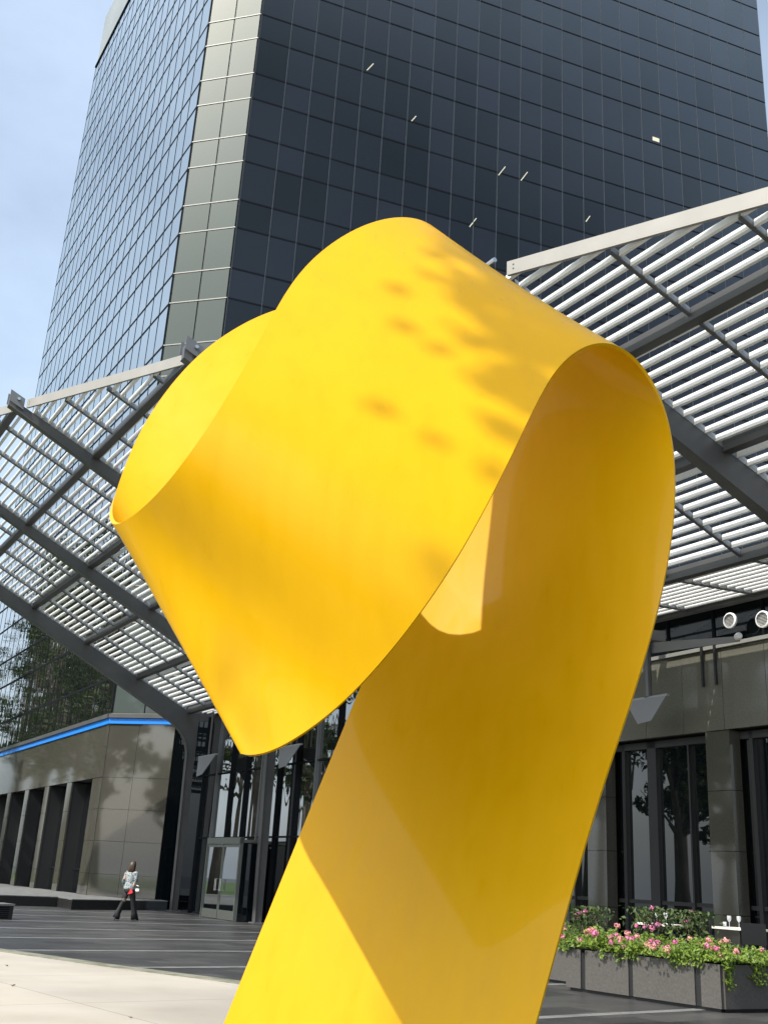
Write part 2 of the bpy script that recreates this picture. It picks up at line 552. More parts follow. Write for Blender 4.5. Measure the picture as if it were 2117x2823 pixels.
for face, w in ((FL, WL), (FC, WC), (FR, WR)):
    slab(face, .01, w - .02, ZTOP + .12, ZTOP + 5.6, .02, 0, M['parapet'], 'parapet', -.06)
    slab(face, 0, w, ZTOP - .12, ZTOP + .10, .16, 0, M['mullion_dark'], 'parapet_sill', -.08)
# panes
xs_L = [0, 1.53] + [1.53 + 1.373 * i for i in range(1, 23)]
xs_R = [0, 1.82] + [1.82 + 1.476 * i for i in range(1, 24)]
xs_C = [0, WC / 2, WC]
def unit_pane(w, h):
    key = (round(w, 3), round(h, 2))
    if key not in UP:
        mb = MB()
        mb.box((-w / 2, 0, -h / 2), (w, 0, 0), (0, .03, 0), (0, 0, h))
        UP[key] = mb
    return UP[key], key
UP, UPM = {}, {}
cands = []
for fi, (face, xs) in enumerate(((FL, xs_L), (FC, xs_C), (FR, xs_R))):
    P, D, N = face
    for j in range(len(levels) - 1):
        z0, z1 = levels[j] + .05, levels[j + 1] - .05
        for i in range(len(xs) - 1):
            w = xs[i + 1] - xs[i] - .05
            h = z1 - z0
            c = P + D * (xs[i] + xs[i + 1]) / 2 + Z * (z0 + z1) / 2 - N * .03
            amp = .0022 if fi else .0009
            ta, tb = random.gauss(0, amp), random.gauss(0, amp)
            q = Matrix.Translation(c) @ Matrix((( D.x, N.x, 0, 0), (D.y, N.y, 0, 0), (D.z, N.z, 1, 0), (0, 0, 0, 1))) @ Matrix.Rotation(ta, 4, 'Z') @ Matrix.Rotation(tb, 4, 'X')
            pr = project(c)
            score = 0
            if pr and -20 < pr[0] < 2137 and -20 < pr[1] < 2840:
                score = w * h / pr[2] ** 2 * abs(N.dot((c - Vector((0, 0, EYE))).normalized()))
                if fi == 2 and pr[1] > 1150 - .3 * pr[0]:
                    score *= .3
            cands.append((score, q, w, h, c.z, fi))
cands.sort(key=lambda t: -t[0])
rest = {0: MB(), 1: MB(), 2: MB()}
for idx, (score, q, w, h, zc, fi) in enumerate(cands):
    um, key = unit_pane(w, h)
    wavy = fi == 0 and zc < 22
    if idx < 296 and score > 0:
        kk = (key, wavy, fi == 1)
        if kk not in UPM:
            UPM[kk] = um.mesh('pane', M['low_glass'] if wavy else M['chamfer_glass' if fi == 1 else 'tower_glass'])
        put(UPM[kk], 'pane', tower, q)
    else:
        t = rest[1 if wavy else (2 if fi == 1 else 0)]
        t.add([q @ Vector(v) for v in um.v], um.f)
tag(put(rest[0].mesh('pane_field', M['tower_glass']), 'pane_field', tower), kind='stuff')
tag(put(rest[2].mesh('pane_field', M['chamfer_glass']), 'pane_field', tower), kind='stuff')
tag(put(rest[1].mesh('pane_field', M['low_glass']), 'pane_field', tower), kind='stuff')
# bars: one object per horizontal and per vertical line
for fi, (face, xs, w, mh, mv) in enumerate(((FL, xs_L, WL, 'mullion_dark', 'mullion_dark'), (FC, xs_C, WC, 'alu', 'mullion_dark'), (FR, xs_R, WR, 'mullion_dark', 'mullion_silver'))):
    P, D, N = face
    for zz in levels[:-1]:
        mb = MB()
        hh, dd = (.06, .03) if fi == 1 else ((.13, .016) if fi == 0 else (.095, .014))
        mb.box(P + D * .015 + Z * (zz - hh / 2) - N * .06, D * (w - .03), N * (.06 + dd), Z * hh)
        put(mb.mesh('horizontal_bar', M[mh]), 'horizontal_bar', tower)
    for x in xs:
        mb = MB()
        ww = (.085, .045, .032)[fi]
        dd = .02 if fi != 0 else .010
        x2 = min(max(x, ww), w - ww)
        mb.box(P + D * (x2 - ww / 2) + Z * 8.1 - N * .06, D * ww, N * (.06 + dd), Z * (ZTOP - 8.2))
        put(mb.mesh('vertical_bar', M[mv]), 'vertical_bar', tower)
# lit ceiling strips seen through the right face
M['ceiling_lamp'] = mat('office_lamp', (.8, .75, .55), .5)
bsdf(M['ceiling_lamp']).inputs['Emission Color'].default_value = (1, .85, .5, 1)
bsdf(M['ceiling_lamp']).inputs['Emission Strength'].default_value = .12
# base
for face, w in ((FL, WL), (FC, WC)):
    slab(face, -.03, w + .06, 7.87, 8.05, .22, 0, M['steel'], 'ledge', -.05)
    slab(face, -.02, w + .04, 7.62, 7.862, .12, 0, M['blue'], 'blue_band', -.05)
def panel(face, a, w, z0, z1, off=.0, d=.08, m='granite'):
    P, D, N = face
    mb = MB()
    g = .006
    t = random.uniform(-.0012, .0012)
    mb.box(P + D * (a + g) + N * (off - d + t) + Z * (z0 + g), D * (w - 2 * g), N * d, Z * (z1 - z0 - 2 * g))
    return put(mb.mesh('granite_panel', M[m]), 'granite_panel', tower)
rows = [.33, 1.25, 2.6, 3.93, 5.28]
for a, w in ((0.02, 1.46), (1.48, WC - 1.50)):
    for z0, z1 in zip(rows, rows[1:] + [7.61]):
        panel(FC, a, w, z0, z1)
for i in range(-1, 7):
    a0 = 1.45 + 4.12 * i + 3.28
    a1 = 1.45 + 4.12 * (i + 1)
    if i == -1:
        a0 = .02
    for z0, z1 in zip(rows, rows[1:]):
        panel(FL, a0, a1 - a0, z0, z1)
    mb = MB()
    mb.box(TL + DL * (a0 + .02) - NL * .80 + Z * .33, DL * (a1 - a0 - .04), NL * .715, Z * 4.94)
    put(mb.mesh('shade_cheek', M['core']), 'shade_cheek', tower)  # near-black cheeks stand in for the shade inside the window recess
for i in range(0, 12):
    a0 = .02 if i == 0 else 1.45 + 2.75 * (i - 1) + 1.3
    a1 = 1.45 + 2.75 * i + 1.3
    if a1 < WL + .2:
        panel(FL, a0, a1 - a0, 5.29, 7.61)
for i in range(7):                                   # deep dark window bays of the left face
    a0 = 1.45 + 4.12 * i
    mb = MB()
    mb.box(TL + DL * a0 - NL * .75 + Z * .33, DL * 3.28, NL * .03, Z * 4.95)
    b_ = put(mb.mesh('window', M['window_glass']), 'window', tower)
    mb = MB()
    for x in (1.05, 2.1):
        mb.box(TL + DL * (a0 + x) - NL * .72 + Z * .33, DL * .06, NL * .08, Z * 4.95)
    mb.box(TL + DL * a0 - NL * .72 + Z * 1.35, DL * 3.28, NL * .06, Z * .07)
    put(mb.mesh('window_frame', M['mullion_dark']), 'window_frame', b_)
# recess: cut by pulling the core back at the base with dark soffit and cheeks
slab(FR, .03, WR - .05, .33, 7.9, .06, 0, M['window_glass'], 'lobby_wall', -.06)
mb = MB()
for x in (2.3, 4.6, 6.9, 9.2, 11.5):
    mb.box(TR + DR * x + Z * .33, DR * .06, NR * .08, Z * 7.5)
put(mb.mesh('lobby_wall_bars', M['mullion_dark']), 'lobby_wall_bar', tower)
# lamps behind the panes of the right face
for a, zz in ((6.7, 46.6), (9.6, 43.9), (15.4, 42.1), (16.9, 42.2), (21.3, 40.5), (13.6, 37.9), (29.2, 41.0), (26.5, 48.2), (18.6, 33.0)):
    mb = MB()
    d_ = (DR * .55 + Z * .95).normalized() if a != 26.5 else DR
    L_ = random.uniform(.45, .95) if a != 26.5 else .5
    mb.cbox(TR + DR * a + Z * zz + NR * .012, d_ * L_, d_.cross(NR) * (.05 if a != 26.5 else .3), NR * .012)
    put(mb.mesh('ceiling_lamp', M['ceiling_lamp']), 'ceiling_lamp', tower)
# raised stone terrace at the tower foot
mb = MB()
tp = [(-24.0, 30.0), (-13.18, 41.05), (-11.59, 42.84), (-10.51, 40.8), (-7.95, 46.0), (-8.6, 47.6), (-11.9, 48.6), (-28, 76), (-31, 74)]
mb.prism([(x, y, .0) for x, y in tp], (0, 0, .33))
terr = put(mb.mesh('stone_terrace', M['granite_dark']), 'stone_terrace')
tag(terr, kind='structure')
mb = MB()
tp2 = [(-24.0, 30.0), (-13.18, 41.05), (-11.59, 42.84), (-10.51, 40.8), (-7.95, 46.0), (-8.6, 47.6), (-11.9, 48.6), (-28, 76), (-31, 74)]
mb.prism([(x, y, .332) for x, y in tp2], (0, 0, .03))
put(mb.mesh('terrace_top', M['strip']), 'terrace_top', terr)
# ------------------------------------------------------------------ slatted canopy
UK = [-39.04, -31.2, -23.36, -15.52, -7.68, .16]    # rafters, along the canopy
SL = .52
def zc(v):                                           # height of the slatted plane (underside of the beams)
    return 7.8 - SL * v if v < -.2 else 7.8 + SL * .2
def vf(u):                                           # the diagonal front edge
    return -11.64 - .29 * (u + 15.42)
canopy = thing('slatted_canopy', 'sloping entrance canopy of white slats on dark grey steel rafters', 'canopy', pos(-15.5, 0, 0))
NV = Vector((-DL.y, DL.x, 0))                        # horizontal normal of the slats
if NV.dot(DR) < 0:
    NV = -NV
def rafter(u):
    v0 = vf(u) - (.42 if u > -30 else .0)
    zb = lambda v: (7.13 if u < -1 else 6.95) - .558 * v
    pts = [(v0, zc(v0) + .03), (-.2, zc(-.2) + .03), (.24, zc(-.2) + .02), (.24, 0), (.0, 0), (-.10, 6.1)]
    # fillet between column and rafter
    c0, c1 = Vector((-.10, 6.1)), Vector((-1.1, zb(-1.1)))
    mid = Vector((-.12, zb(-.12)))
    for i in range(1, 9):
        t = i / 9
        p = c0 * (1 - t) ** 2 + mid * 2 * t * (1 - t) + c1 * t * t
        pts.append((p.x, p.y))
    pts.append((-1.1, zb(-1.1)))
    ztip = min(zb(v0), zc(v0) - .12)
    pts.append((v0, ztip))
    return pts
for u in UK:
    pts = rafter(u)
    mb = MB()
    w = .16
    # web slightly thinner than the flanges so the profile has depth
    poly = [pos(u - w / 2, v, z_) for v, z_ in pts]
    mb.prism(poly, DL * w)
    rf = put(mb.mesh('rafter', M['steel']), 'rafter', canopy)
    v0 = vf(u) - .42
    # bottom flange
    mb = MB()
    lowc = [p for p in pts[4:]]
    for (va, za), (vb, zb_) in zip(lowc, lowc[1:]):
        a, b = pos(u - .125, va, za), pos(u - .125, vb, zb_)
        n = (b - a).cross(DL).normalized()
        if n.dot(pos(u, -.6, 5) - a) < 0 and False:
            n = -n
        mb.box(a - n * .012, b - a, DL * .25, n * .024)
    put(mb.mesh('flange', M['steel']), 'flange', rf)
    # pair of end plates that stand past the fascia
    mb = MB()
    for s_ in (-1, 1) if u > -30 else ():
        mb.box(pos(u + s_ * .17, v0 - .02, zc(v0) - .10), DL * .018, DR * .42 + Z * (-SL * .42), Z * .34)
    if u > -30:
        put(mb.mesh('end_plate', M['column']), 'end_plate', rf)
    mb = MB()
    mb.tube([pos(u - .24, v0 + .22, zc(v0) - .03), pos(u + .24, v0 + .22, zc(v0) - .03)], .045, 8)
    put(mb.mesh('bolt', M['brass']), 'bolt', rf)
    # column shoe and flat tie to the wing
    mb = MB()
    mb.box(pos(u - .18, -.10, 0), DL * .36, DR * .44, Z * .03)
    put(mb.mesh('base_plate', M['column']), 'base_plate', rf)
    mb = MB()
    mb.box(pos(u - .08, .245, 7.62), DL * .16, DR * 2.8, Z * .26)
    put(mb.mesh('tie_beam', M['steel']), 'tie_beam', rf)
VB = [2.1, -.2, -2.51, -4.82, -7.13, -9.44, -11.75, -14.06]
for vb in VB:
    u_hi = .16
    u_lo = -39.0
    if vb < -.2:                                     # stop at the diagonal fascia
        u_lo = max(-39.0, -15.42 - (vb + 11.64) / .29)
    seg = [q for q in UK if u_lo < q < u_hi]
    ends = [u_lo] + seg + [u_hi]
    for a, b in zip(ends, ends[1:]):
        if b - a < .4:
            continue
        mb = MB()
        z0 = zc(vb)
        mb.box(pos(a + .10, vb - .075, z0 - .02), DL * (b - a - .20), DR * .15, Z * .24)
        bm = put(mb.mesh('cross_beam', M['steel']), 'cross_beam', canopy)
        mb = MB()
        mb.box(pos(a + .10, vb - .11, z0 - .036), DL * (b - a - .20), DR * .22, Z * .016)
        put(mb.mesh('flange', M['steel']), 'flange', bm)
# fascia in lengths between the rafter ends
for a, b in zip(UK, UK[1:]):
    a_, b_ = a + .22, b - .22
    A_, B_ = pos(a_, vf(a_), zc(vf(a_)) - .02), pos(b_, vf(b_), zc(vf(b_)) - .02)
    n = (B_ - A_).cross(Z).normalized()
    mb = MB()
    mb.box(A_ - n * .03, B_ - A_, n * .06, Z * .27)
    fs = put(mb.mesh('fascia', M['fascia']), 'fascia', canopy)
    mb = MB()
    for e, d in ((A_, (B_ - A_).normalized()), (B_, (A_ - B_).normalized())):
        for h in (.10, .18):
            mb.lathe(e + d * .14 + Z * h - n * .034, [(.016, 0), (.016, .068)], 8, 0, n)
    put(mb.mesh('bolt', M['black']), 'bolt', fs)
# purlins parallel to the rafters with pale notched plates between the slats
pu = []
for a, b in zip(UK, UK[1:]):
    for k_ in (1, 2, 3):
        pu.append(a + (b - a) * k_ / 4)
for u in pu:
    v0 = vf(u) + .02
    bays = [q for q in sorted(VB) if q > v0]
    st = [v0] + bays
    for a, b in zip(st, st[1:]):
        if b - a < .3:
            continue
        flat = b > 1
        a_, b_ = a + .10, b - .10
        d = DR * (b_ - a_) + Z * ((0 if flat else -SL) * (b_ - a_))
        z0 = zc(a_) if not flat else zc(-.2)
        mb = MB()
        mb.box(pos(u - .03, a_, z0 + .005), DL * .06, d, Z * .028)
        p_ = put(mb.mesh('purlin', M['steel']), 'purlin', canopy)
        mb = MB()
        mb.box(pos(u - .008, a_, z0 + .034), DL * .016, d, Z * .13)
        put(mb.mesh('slat_plate', M['plate']), 'slat_plate', p_)
for u in UK:                                         # pale plates on the rafter sides
    for s_ in (-1, 1):
        v0 = vf(u) + .3
        mb = MB()
        mb.box(pos(u + s_ * .092, v0, zc(v0) + .03), DL * .014, DR * (-.35 - v0) + Z * (-SL * (-.35 - v0)), Z * .14)
        put(mb.mesh('slat_plate', M['plate']), 'slat_plate', canopy)
# slats: white box blades between neighbouring purlins
def slat_mesh(L_, flat):
    key = (round(L_, 2), flat)
    if key not in SM:
        mb = MB()
        x = DL * L_
        n = NV
        h, t = (.20 if flat else .122), .064
        # a blade leaning a little, lower edge towards the entrance
        o = -x / 2 - n * t / 2
        p = [o, o + n * t, o + n * (t + .008) + Z * h, o + n * .012 + Z * h]
        mb.prism(p, x)
        SM[key] = mb
    return SM[key], key
SM, SMM = {}, {}
sl = []
lines = sorted(UK + pu)
for a, b in zip(lines, lines[1:]):
    v = -.2 + 2.31 - .18
    while v > -17:
        near = min(abs(v - q) for q in VB)
        if near > .10:
            ua, ub = a + .03, b - .03
            # cut by the fascia
            if vf(ub) > v - .05 and vf(ua) > v - .05:
                pass
            else:
                if vf(ua) > v - .05:
                    ua = -15.42 - (v - .05 + 11.64) / .29
                if ub - ua > .12:
                    L_ = round((ub - ua) / .05) * .05
                    c = pos((ua + ub) / 2, v, (zc(v) if v < -.2 else zc(-.2)) + .045)
                    pr = project(c)
                    sc_ = 0
                    if pr and -60 < pr[0] < 2180 and 300 < pr[1] < 2840:
                        hid = 330 < pr[0] < 1840 and (pr[1] > 900 or pr[0] < 1400)
                        sc_ = (0.2 if hid else 1) * L_ / pr[2] ** 2
                    sl.append((sc_, c, L_, v > -.2))
        v -= .2205
sl.sort(key=lambda t: -t[0])
restm = MB()
for i, (s_, c, L_, flat) in enumerate(sl):
    um, key = slat_mesh(L_, flat)
    q = Matrix.Translation(c + Z * random.uniform(-.002, .002)) @ Matrix.Rotation(random.uniform(-.004, .004), 4, 'Z')
    if i < 297 and s_ > 0:
        if key not in SMM:
            SMM[key] = um.mesh('slat', M['white'])
        put(SMM[key], 'slat', canopy, q)
    else:
        restm.add([q @ Vector(x) for x in um.v], um.f)
tag(put(restm.mesh('slat_field', M['white']), 'slat_field', canopy), kind='stuff')

# ------------------------------------------------------------------ glazed entrance between tower and wing
lobby = thing('entrance_lobby', 'dark glazed entrance hall with double doors between the tower foot and the granite wing', 'entrance', pos(-7, .6, 0))
mb = MB()
mb.box(pos(-15.2, .9, 0), DL * 15.2, DR * .05, Z * 8.4)
put(mb.mesh('back_screen', M['core']), 'back_screen', lobby)
xs = [-.35 - 1.42 * i for i in range(11)]
for a, b in zip(xs[1:], xs):
    for z0, z1 in ((.04, 2.82), (2.88, 5.3), (5.36, 7.7)):
        mb = MB()
        t = random.gauss(0, .002)
        q = pos(a + .03, .62 + t, z0)
        mb.box(q, DL * (b - a - .06), DR * .02, Z * (z1 - z0))
        put(mb.mesh('glass_panel', M['low_glass'] if z0 > 1 else M['window_glass']), 'glass_panel', lobby)
for i, x in enumerate(xs):
    mb = MB()
    mb.box(pos(x - .03, .50, 0), DL * .06, DR * .16, Z * 7.75)
    put(mb.mesh('glass_fin', M['column'] if i % 3 == 1 else M['mullion_dark']), 'glass_fin', lobby)
for z_ in (2.82, 5.3):
    mb = MB()
    mb.box(pos(xs[-1], .56, z_), DL * (xs[0] - xs[-1]), DR * .10, Z * .06)
    put(mb.mesh('transom', M['mullion_dark']), 'transom', lobby)
# vestibule: frame, two door leaves with handles
mb = MB()
ua, ub, vd = -7.15, -4.15, -.5
for x in (ua, ub - .07):
    mb.box(pos(x, vd, 0), DL * .07, DR * .12, Z * 2.75)
mb.box(pos(ua, vd, 2.55), DL * (ub - ua), DR * .12, Z * .22)
mb.box(pos(ua, vd + .12, 2.60), DL * (ub - ua), DR * 1.0, Z * .10)
vest = put(mb.mesh('door_frame', M['doorframe']), 'door_frame', lobby)
for x in (ua, ub - .03):
    mb = MB()
    mb.box(pos(x, vd + .13, .02), DL * .03, DR * .95, Z * 2.55)
    put(mb.mesh('side_glass', M['window_glass']), 'side_glass', vest)
um_ = (ua + ub) / 2
for x0, x1, hx in ((ua + .09, um_ - .02, um_ - .22), (um_ + .02, ub - .09, um_ + .22)):
    mb = MB()
    for q in (x0, x1 - .06):
        mb.box(pos(q, vd + .03, .02), DL * .06, DR * .05, Z * 2.5)
    mb.box(pos(x0, vd + .025, .02), DL * (x1 - x0), DR * .06, Z * .30)
    mb.box(pos(x0, vd + .025, 2.44), DL * (x1 - x0), DR * .06, Z * .09)
    dr_ = put(mb.mesh('door', M['doorframe']), 'door', lobby)
    mb = MB()
    mb.box(pos(x0 + .06, vd + .045, .32), DL * (x1 - x0 - .12), DR * .015, Z * 2.12)
    put(mb.mesh('door_glass', M['window_glass']), 'door_glass', dr_)
    mb = MB()
    for hh in (hx - .05, hx + .05):
        mb.tube([pos(hh, vd - .05, .95), pos(hh, vd - .05, 1.35)], .014, 6)
    mb.tube([pos(hx - .05, vd - .05, 1.35), pos(hx - .05, vd + .03, 1.35)], .012, 6)
    mb.tube([pos(hx + .05, vd - .05, .97), pos(hx + .05, vd + .03, .97)], .012, 6)
    put(mb.mesh('handle', M['brass']), 'handle', dr_)
# standing fittings hung on rods: small triangular reflector plates
def hanging(name, label, at_, w, rod, along=1.0):
    t = thing(name, label, 'lamp', at_, 'reflector lamps hung under the canopy')
    a = Vector(at_)
    mb = MB()
    # thin folded tray: a level top lip with a plate sloping down to a narrow foot
    p = [a + DL * (.62 * w), a + DL * (-.55 * w), a + DL * (-.40 * w) - Z * .52 * w - DR * .25 * w, a + DL * (-.02 * w) - Z * .56 * w - DR * .25 * w]
    mb.prism(p, DR * .03 + Z * .006)
    put(mb.mesh('reflector', M['lamp_plate']), 'reflector', t)
    mb = MB()
    mb.box(a + DL * (-.58 * w) + Z * .0, DL * (1.24 * w), DR * .08, Z * .05)
    put(mb.mesh('lip', M['plate']), 'lip', t)
    mb = MB()
    mb.tube([a + DR * .05 + Z * .04, a + DR * .05 + Z * rod], .10 if w < 1.3 else .045, 10)
    put(mb.mesh('rod', M['steel']), 'rod', t)
    return t
hanging('reflector_lamp', 'grey triangular reflector lamp on the thick rod before the granite wing', pos(-23.7, 2.2, 6.06), 1.15, 1.72)
hanging('reflector_lamp', 'small grey reflector lamp hung beside the leftmost steel column', pos(-2.2, -.1, 5.95), 1.5, 1.8)
hanging('reflector_lamp', 'small grey reflector lamp right of the second steel column, over dark glass', pos(-8.9, .2, 5.85), 1.4, 1.9)

# ------------------------------------------------------------------ granite restaurant wing
VW = 3.2
wing = thing('granite_wing', 'low granite wing with tall dark windows behind the flower planters', 'building', pos(-26, VW, 0))
mb = MB()
mb.box(pos(-42, VW + .75, 0), DL * 27, DR * 9, Z * 5.3)
mb.box(pos(-42, VW + .10, 5.32), DL * 27, DR * 9.6, Z * 2.0)
mb.box(pos(-42, VW + 1.4, 7.3), DL * 27, DR * 8, Z * 1.2)
mb.box(pos(-42, VW - .3, 8.4), DL * 27, DR * 10, Z * .25)
put(mb.mesh('wing_core', M['core']), 'core', wing)
def wpanel(a, b, z0, z1, d=.08, m='granite_bounce'):
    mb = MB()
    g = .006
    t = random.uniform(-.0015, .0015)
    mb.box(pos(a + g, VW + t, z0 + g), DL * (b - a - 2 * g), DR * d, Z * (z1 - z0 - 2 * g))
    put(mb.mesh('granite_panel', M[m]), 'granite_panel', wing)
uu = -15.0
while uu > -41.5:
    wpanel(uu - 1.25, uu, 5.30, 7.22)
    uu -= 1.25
mb = MB()
mb.box(pos(-42, VW - .08, 7.23), DL * 27, DR * .3, Z * .09)
put(mb.mesh('coping', M['alu']), 'coping', wing)
mb = MB()
mb.box(pos(-42, VW + .45, 7.32), DL * 27, DR * .03, Z * 1.05)
cl = put(mb.mesh('clerestory_glass', M['window_glass']), 'clerestory_glass', wing)
for i in range(18):
    mb = MB()
    mb.box(pos(-15.4 - 1.5 * i, VW + .40, 7.32), DL * .05, DR * .08, Z * 1.05)
    put(mb.mesh('clerestory_bar', M['mullion_dark']), 'clerestory_bar', cl)
# window bays: period 4.12 between granite piers
for i in range(7):
    p1 = -24.40 + 4.12 * (2 - i)                     # left edge of a pier (towards the tower)
    wp0, wp1 = p1 - .72, p1
    for z0, z1 in zip([.30, 1.25, 2.6, 3.93], [1.25, 2.6, 3.93, 5.29]):
        wpanel(wp0, wp1, z0, z1, .3, 'granite')
    b0, b1 = wp1, wp1 + 3.40
    mb = MB()
    mb.box(pos(b0 + .01, VW + .42, .30), DL * (b1 - b0 - .02), DR * .03, Z * 4.97)
    wd = put(mb.mesh('window', M['window_glass']), 'window', wing)
    mb = MB()
    for x, w in ((.02, .10), (.86, .05), (1.95, .30), (3.05, .10)):
        mb.box(pos(b0 + x, VW + .30, .30), DL * w, DR * .12, Z * 4.97)
    mb.box(pos(b0, VW + .34, 1.38), DL * (b1 - b0), DR * .08, Z * .09)
    mb.box(pos(b0, VW + .30, 5.10), DL * (b1 - b0), DR * .14, Z * .17)
    put(mb.mesh('window_frame', M['black']), 'window_frame', wd)
# round louvred vents in the clerestory
for uu, zz, rr in ((-26.25, 7.72, .20), (-25.30, 7.86, .19)):
    mb = MB()
    c = pos(uu, VW + .06, zz)
    ax = -NV
    mb.lathe(c, [(rr, 0), (rr, .05), (rr * .82, .07), (rr * .80, .02), (0.01, .02)], 24, 0, ax)
    vt = put(mb.mesh('round_vent', M['white']), 'round_vent', wing)
    mb = MB()
    for k in range(-4, 5):
        hw = math.sqrt(max(.0, (rr * .78) ** 2 - (k * rr * .17) ** 2))
        mb.cbox(c + ax * .045 + Z * (k * rr * .17), DL * 2 * hw, ax * .012, Z * rr * .07)
    put(mb.mesh('vent_slat', M['black']), 'vent_slat', vt)
# tapering light arm with a spotlight, carried on two thin posts
arm = thing('spotlight_arm', 'grey tapering arm with a small white spotlight on two thin posts above the granite', 'spotlight', pos(-24.8, 2.5, 7.0))
a, b = pos(-22.6, 2.2, 7.55), pos(-26.0, 2.75, 7.28)
mb = MB()
mb.prism([a, a - Z * .34, b - Z * .10, b + Z * .02], DR * .05)
put(mb.mesh('arm_plate', M['lamp_plate']), 'arm_plate', arm)
mb = MB()
mb.lathe(b + DL * .02, [(.05, -.02), (.085, .02), (.085, .12), (.06, .16)], 14, 0, (-DL - DR * .6))
put(mb.mesh('spotlight', M['white']), 'spotlight', arm)
for uu in (-24.55, -24.95):
    mb = MB()
    mb.box(pos(uu, 3.08, 6.35), DL * .055, DR * .05, Z * 1.0)
    put(mb.mesh('post', M['black']), 'post', arm)
# restaurant terrace step
mb = MB()
mb.box(pos(-41, .2, 0), DL * 27, DR * 3.6, Z * .28)
tag(put(mb.mesh('restaurant_terrace', M['granite_dark']), 'restaurant_terrace'), kind='structure')
# ------------------------------------------------------------------ yellow ribbon sculpture
RIB_L=[(-1.212, 9.836, -0.05),
         (-1.106, 9.9, 0.285),
         (-0.61, 10.2, 1.848),
         (-0.16, 10.45, 3.224),
         (0.207, 10.6, 4.342),
         (0.514, 10.65, 5.35),
         (0.735, 10.6, 6.333),
         (0.832, 10.4, 7.276),
         (0.766, 10.1, 7.883),
         (0.509, 9.77, 8.163),
         (0.142, 9.45, 8.193),
         (-0.397, 9.03, 7.759),
         (-0.914, 8.55, 6.908),
         (-1.136, 7.91, 5.77),
         (-1.328, 7.39, 4.824),
         (-1.627, 7.51, 4.34),
         (-1.943, 7.95, 4.211),
         (-2.152, 8.22, 4.177),
         (-2.301, 8.47, 4.26),
         (-2.427, 8.8, 4.486),
         (-2.496, 9.2, 4.89),
         (-2.467, 9.7, 5.735),
         (-2.152, 10.1, 6.678),
         (-1.678, 10.4, 7.339),
         (-1.218, 10.6, 7.703),
         (-0.812, 10.7, 7.852)]
RIB_R=[(1.174, 8.6, -0.05),
         (1.369, 8.7, 0.551),
         (1.856, 8.95, 2.061),
         (2.244, 9.15, 3.055),
         (2.559, 9.3, 3.96),
         (2.762, 9.35, 4.872),
         (2.771, 9.3, 5.64),
         (2.603, 9.15, 6.122),
         (2.297, 8.9, 6.37),
         (1.967, 8.55, 6.298),
         (1.69, 8.38, 6.131),
         (1.432, 8.166, 5.795),
         (1.194, 7.84, 5.265),
         (0.876, 7.425, 4.446),
         (0.491, 7.124, 3.597),
         (0.099, 7.281, 3.02),
         (-0.247, 7.497, 2.646),
         (-0.571, 7.55, 2.389),
         (-0.795, 7.62, 2.296),
         (-0.938, 7.67, 2.317),
         (-0.852, 7.9, 2.558),
         (-0.492, 8.12, 3.032),
         (-0.039, 8.36, 3.602),
         (0.305, 8.56, 4.153),
         (0.561, 8.76, 4.603),
         (0.795, 9.0, 4.951)]

def spline(P, n):
    out, m = [], len(P)
    for i in range(m - 1):
        p0, p1, p2, p3 = (Vector(P[max(i - 1, 0)]), Vector(P[i]), Vector(P[i + 1]), Vector(P[min(i + 2, m - 1)]))
        for k in range(n):
            t = k / n
            out.append(.5 * ((2 * p1) + (p2 - p0) * t + (2 * p0 - 5 * p1 + 4 * p2 - p3) * t * t + (3 * p1 - p0 - 3 * p2 + p3) * t ** 3))
    out.append(Vector(P[-1]))
    return out
def relax(A, k):
    for _ in range(k):
        A = [A[0]] + [(A[i - 1] + 2 * A[i] + A[i + 1]) / 4 for i in range(1, len(A) - 1)] + [A[-1]]
    return A
ra, rb = relax(spline(RIB_L, 12), 36), relax(spline(RIB_R, 12), 36)
nw, th = 24, .034
m_ = len(ra)
# hidden inner end, hollowed so the sun patch on the leg comes out rounded
def cut_at(t):
    q = (t - .49) / (.33 if t > .49 else .40)
    return min(24.35 if t < .49 else 25.0, 22.98 + 1.55 * abs(q) ** 2.3)
def along(A, sec):
    x = min(sec * 12, len(A) - 1.001)
    return A[int(x)].lerp(A[int(x) + 1], x - int(x))
P = []
for i in range(m_):
    sec = i / 12
    row = []
    for j in range(nw + 1):
        t = j / nw
        s_ = sec if sec < 21.5 else 21.5 + (sec - 21.5) / (25 - 21.5) * (cut_at(t) - 21.5)
        row.append(along(ra, s_).lerp(along(rb, s_), t))
    P.append(row)
N_ = [[((P[min(i + 1, m_ - 1)][j] - P[max(i - 1, 0)][j]).cross(P[i][min(j + 1, nw)] - P[i][max(j - 1, 0)])).normalized() for j in range(nw + 1)] for i in range(m_)]
mb = MB()
def grid(rows):
    w = len(rows[0])
    vs = [v for r_ in rows for v in r_]
    mb.add(vs, [(i * w + j, i * w + j + 1, (i + 1) * w + j + 1, (i + 1) * w + j) for i in range(len(rows) - 1) for j in range(w - 1)])
h = th / 2
grid([[P[i][j] + N_[i][j] * h for j in range(nw + 1)] for i in range(m_)])
grid([[P[i][j] - N_[i][j] * h for j in range(nw, -1, -1)] for i in range(m_)])
grid([[P[i][0] - N_[i][0] * h, P[i][0] + N_[i][0] * h] for i in range(m_)])
grid([[P[i][nw] + N_[i][nw] * h, P[i][nw] - N_[i][nw] * h] for i in range(m_)])
grid([[P[0][j] - N_[0][j] * h for j in range(nw + 1)], [P[0][j] + N_[0][j] * h for j in range(nw + 1)]])
grid([[P[-1][j] + N_[-1][j] * h for j in range(nw + 1)], [P[-1][j] - N_[-1][j] * h for j in range(nw + 1)]])
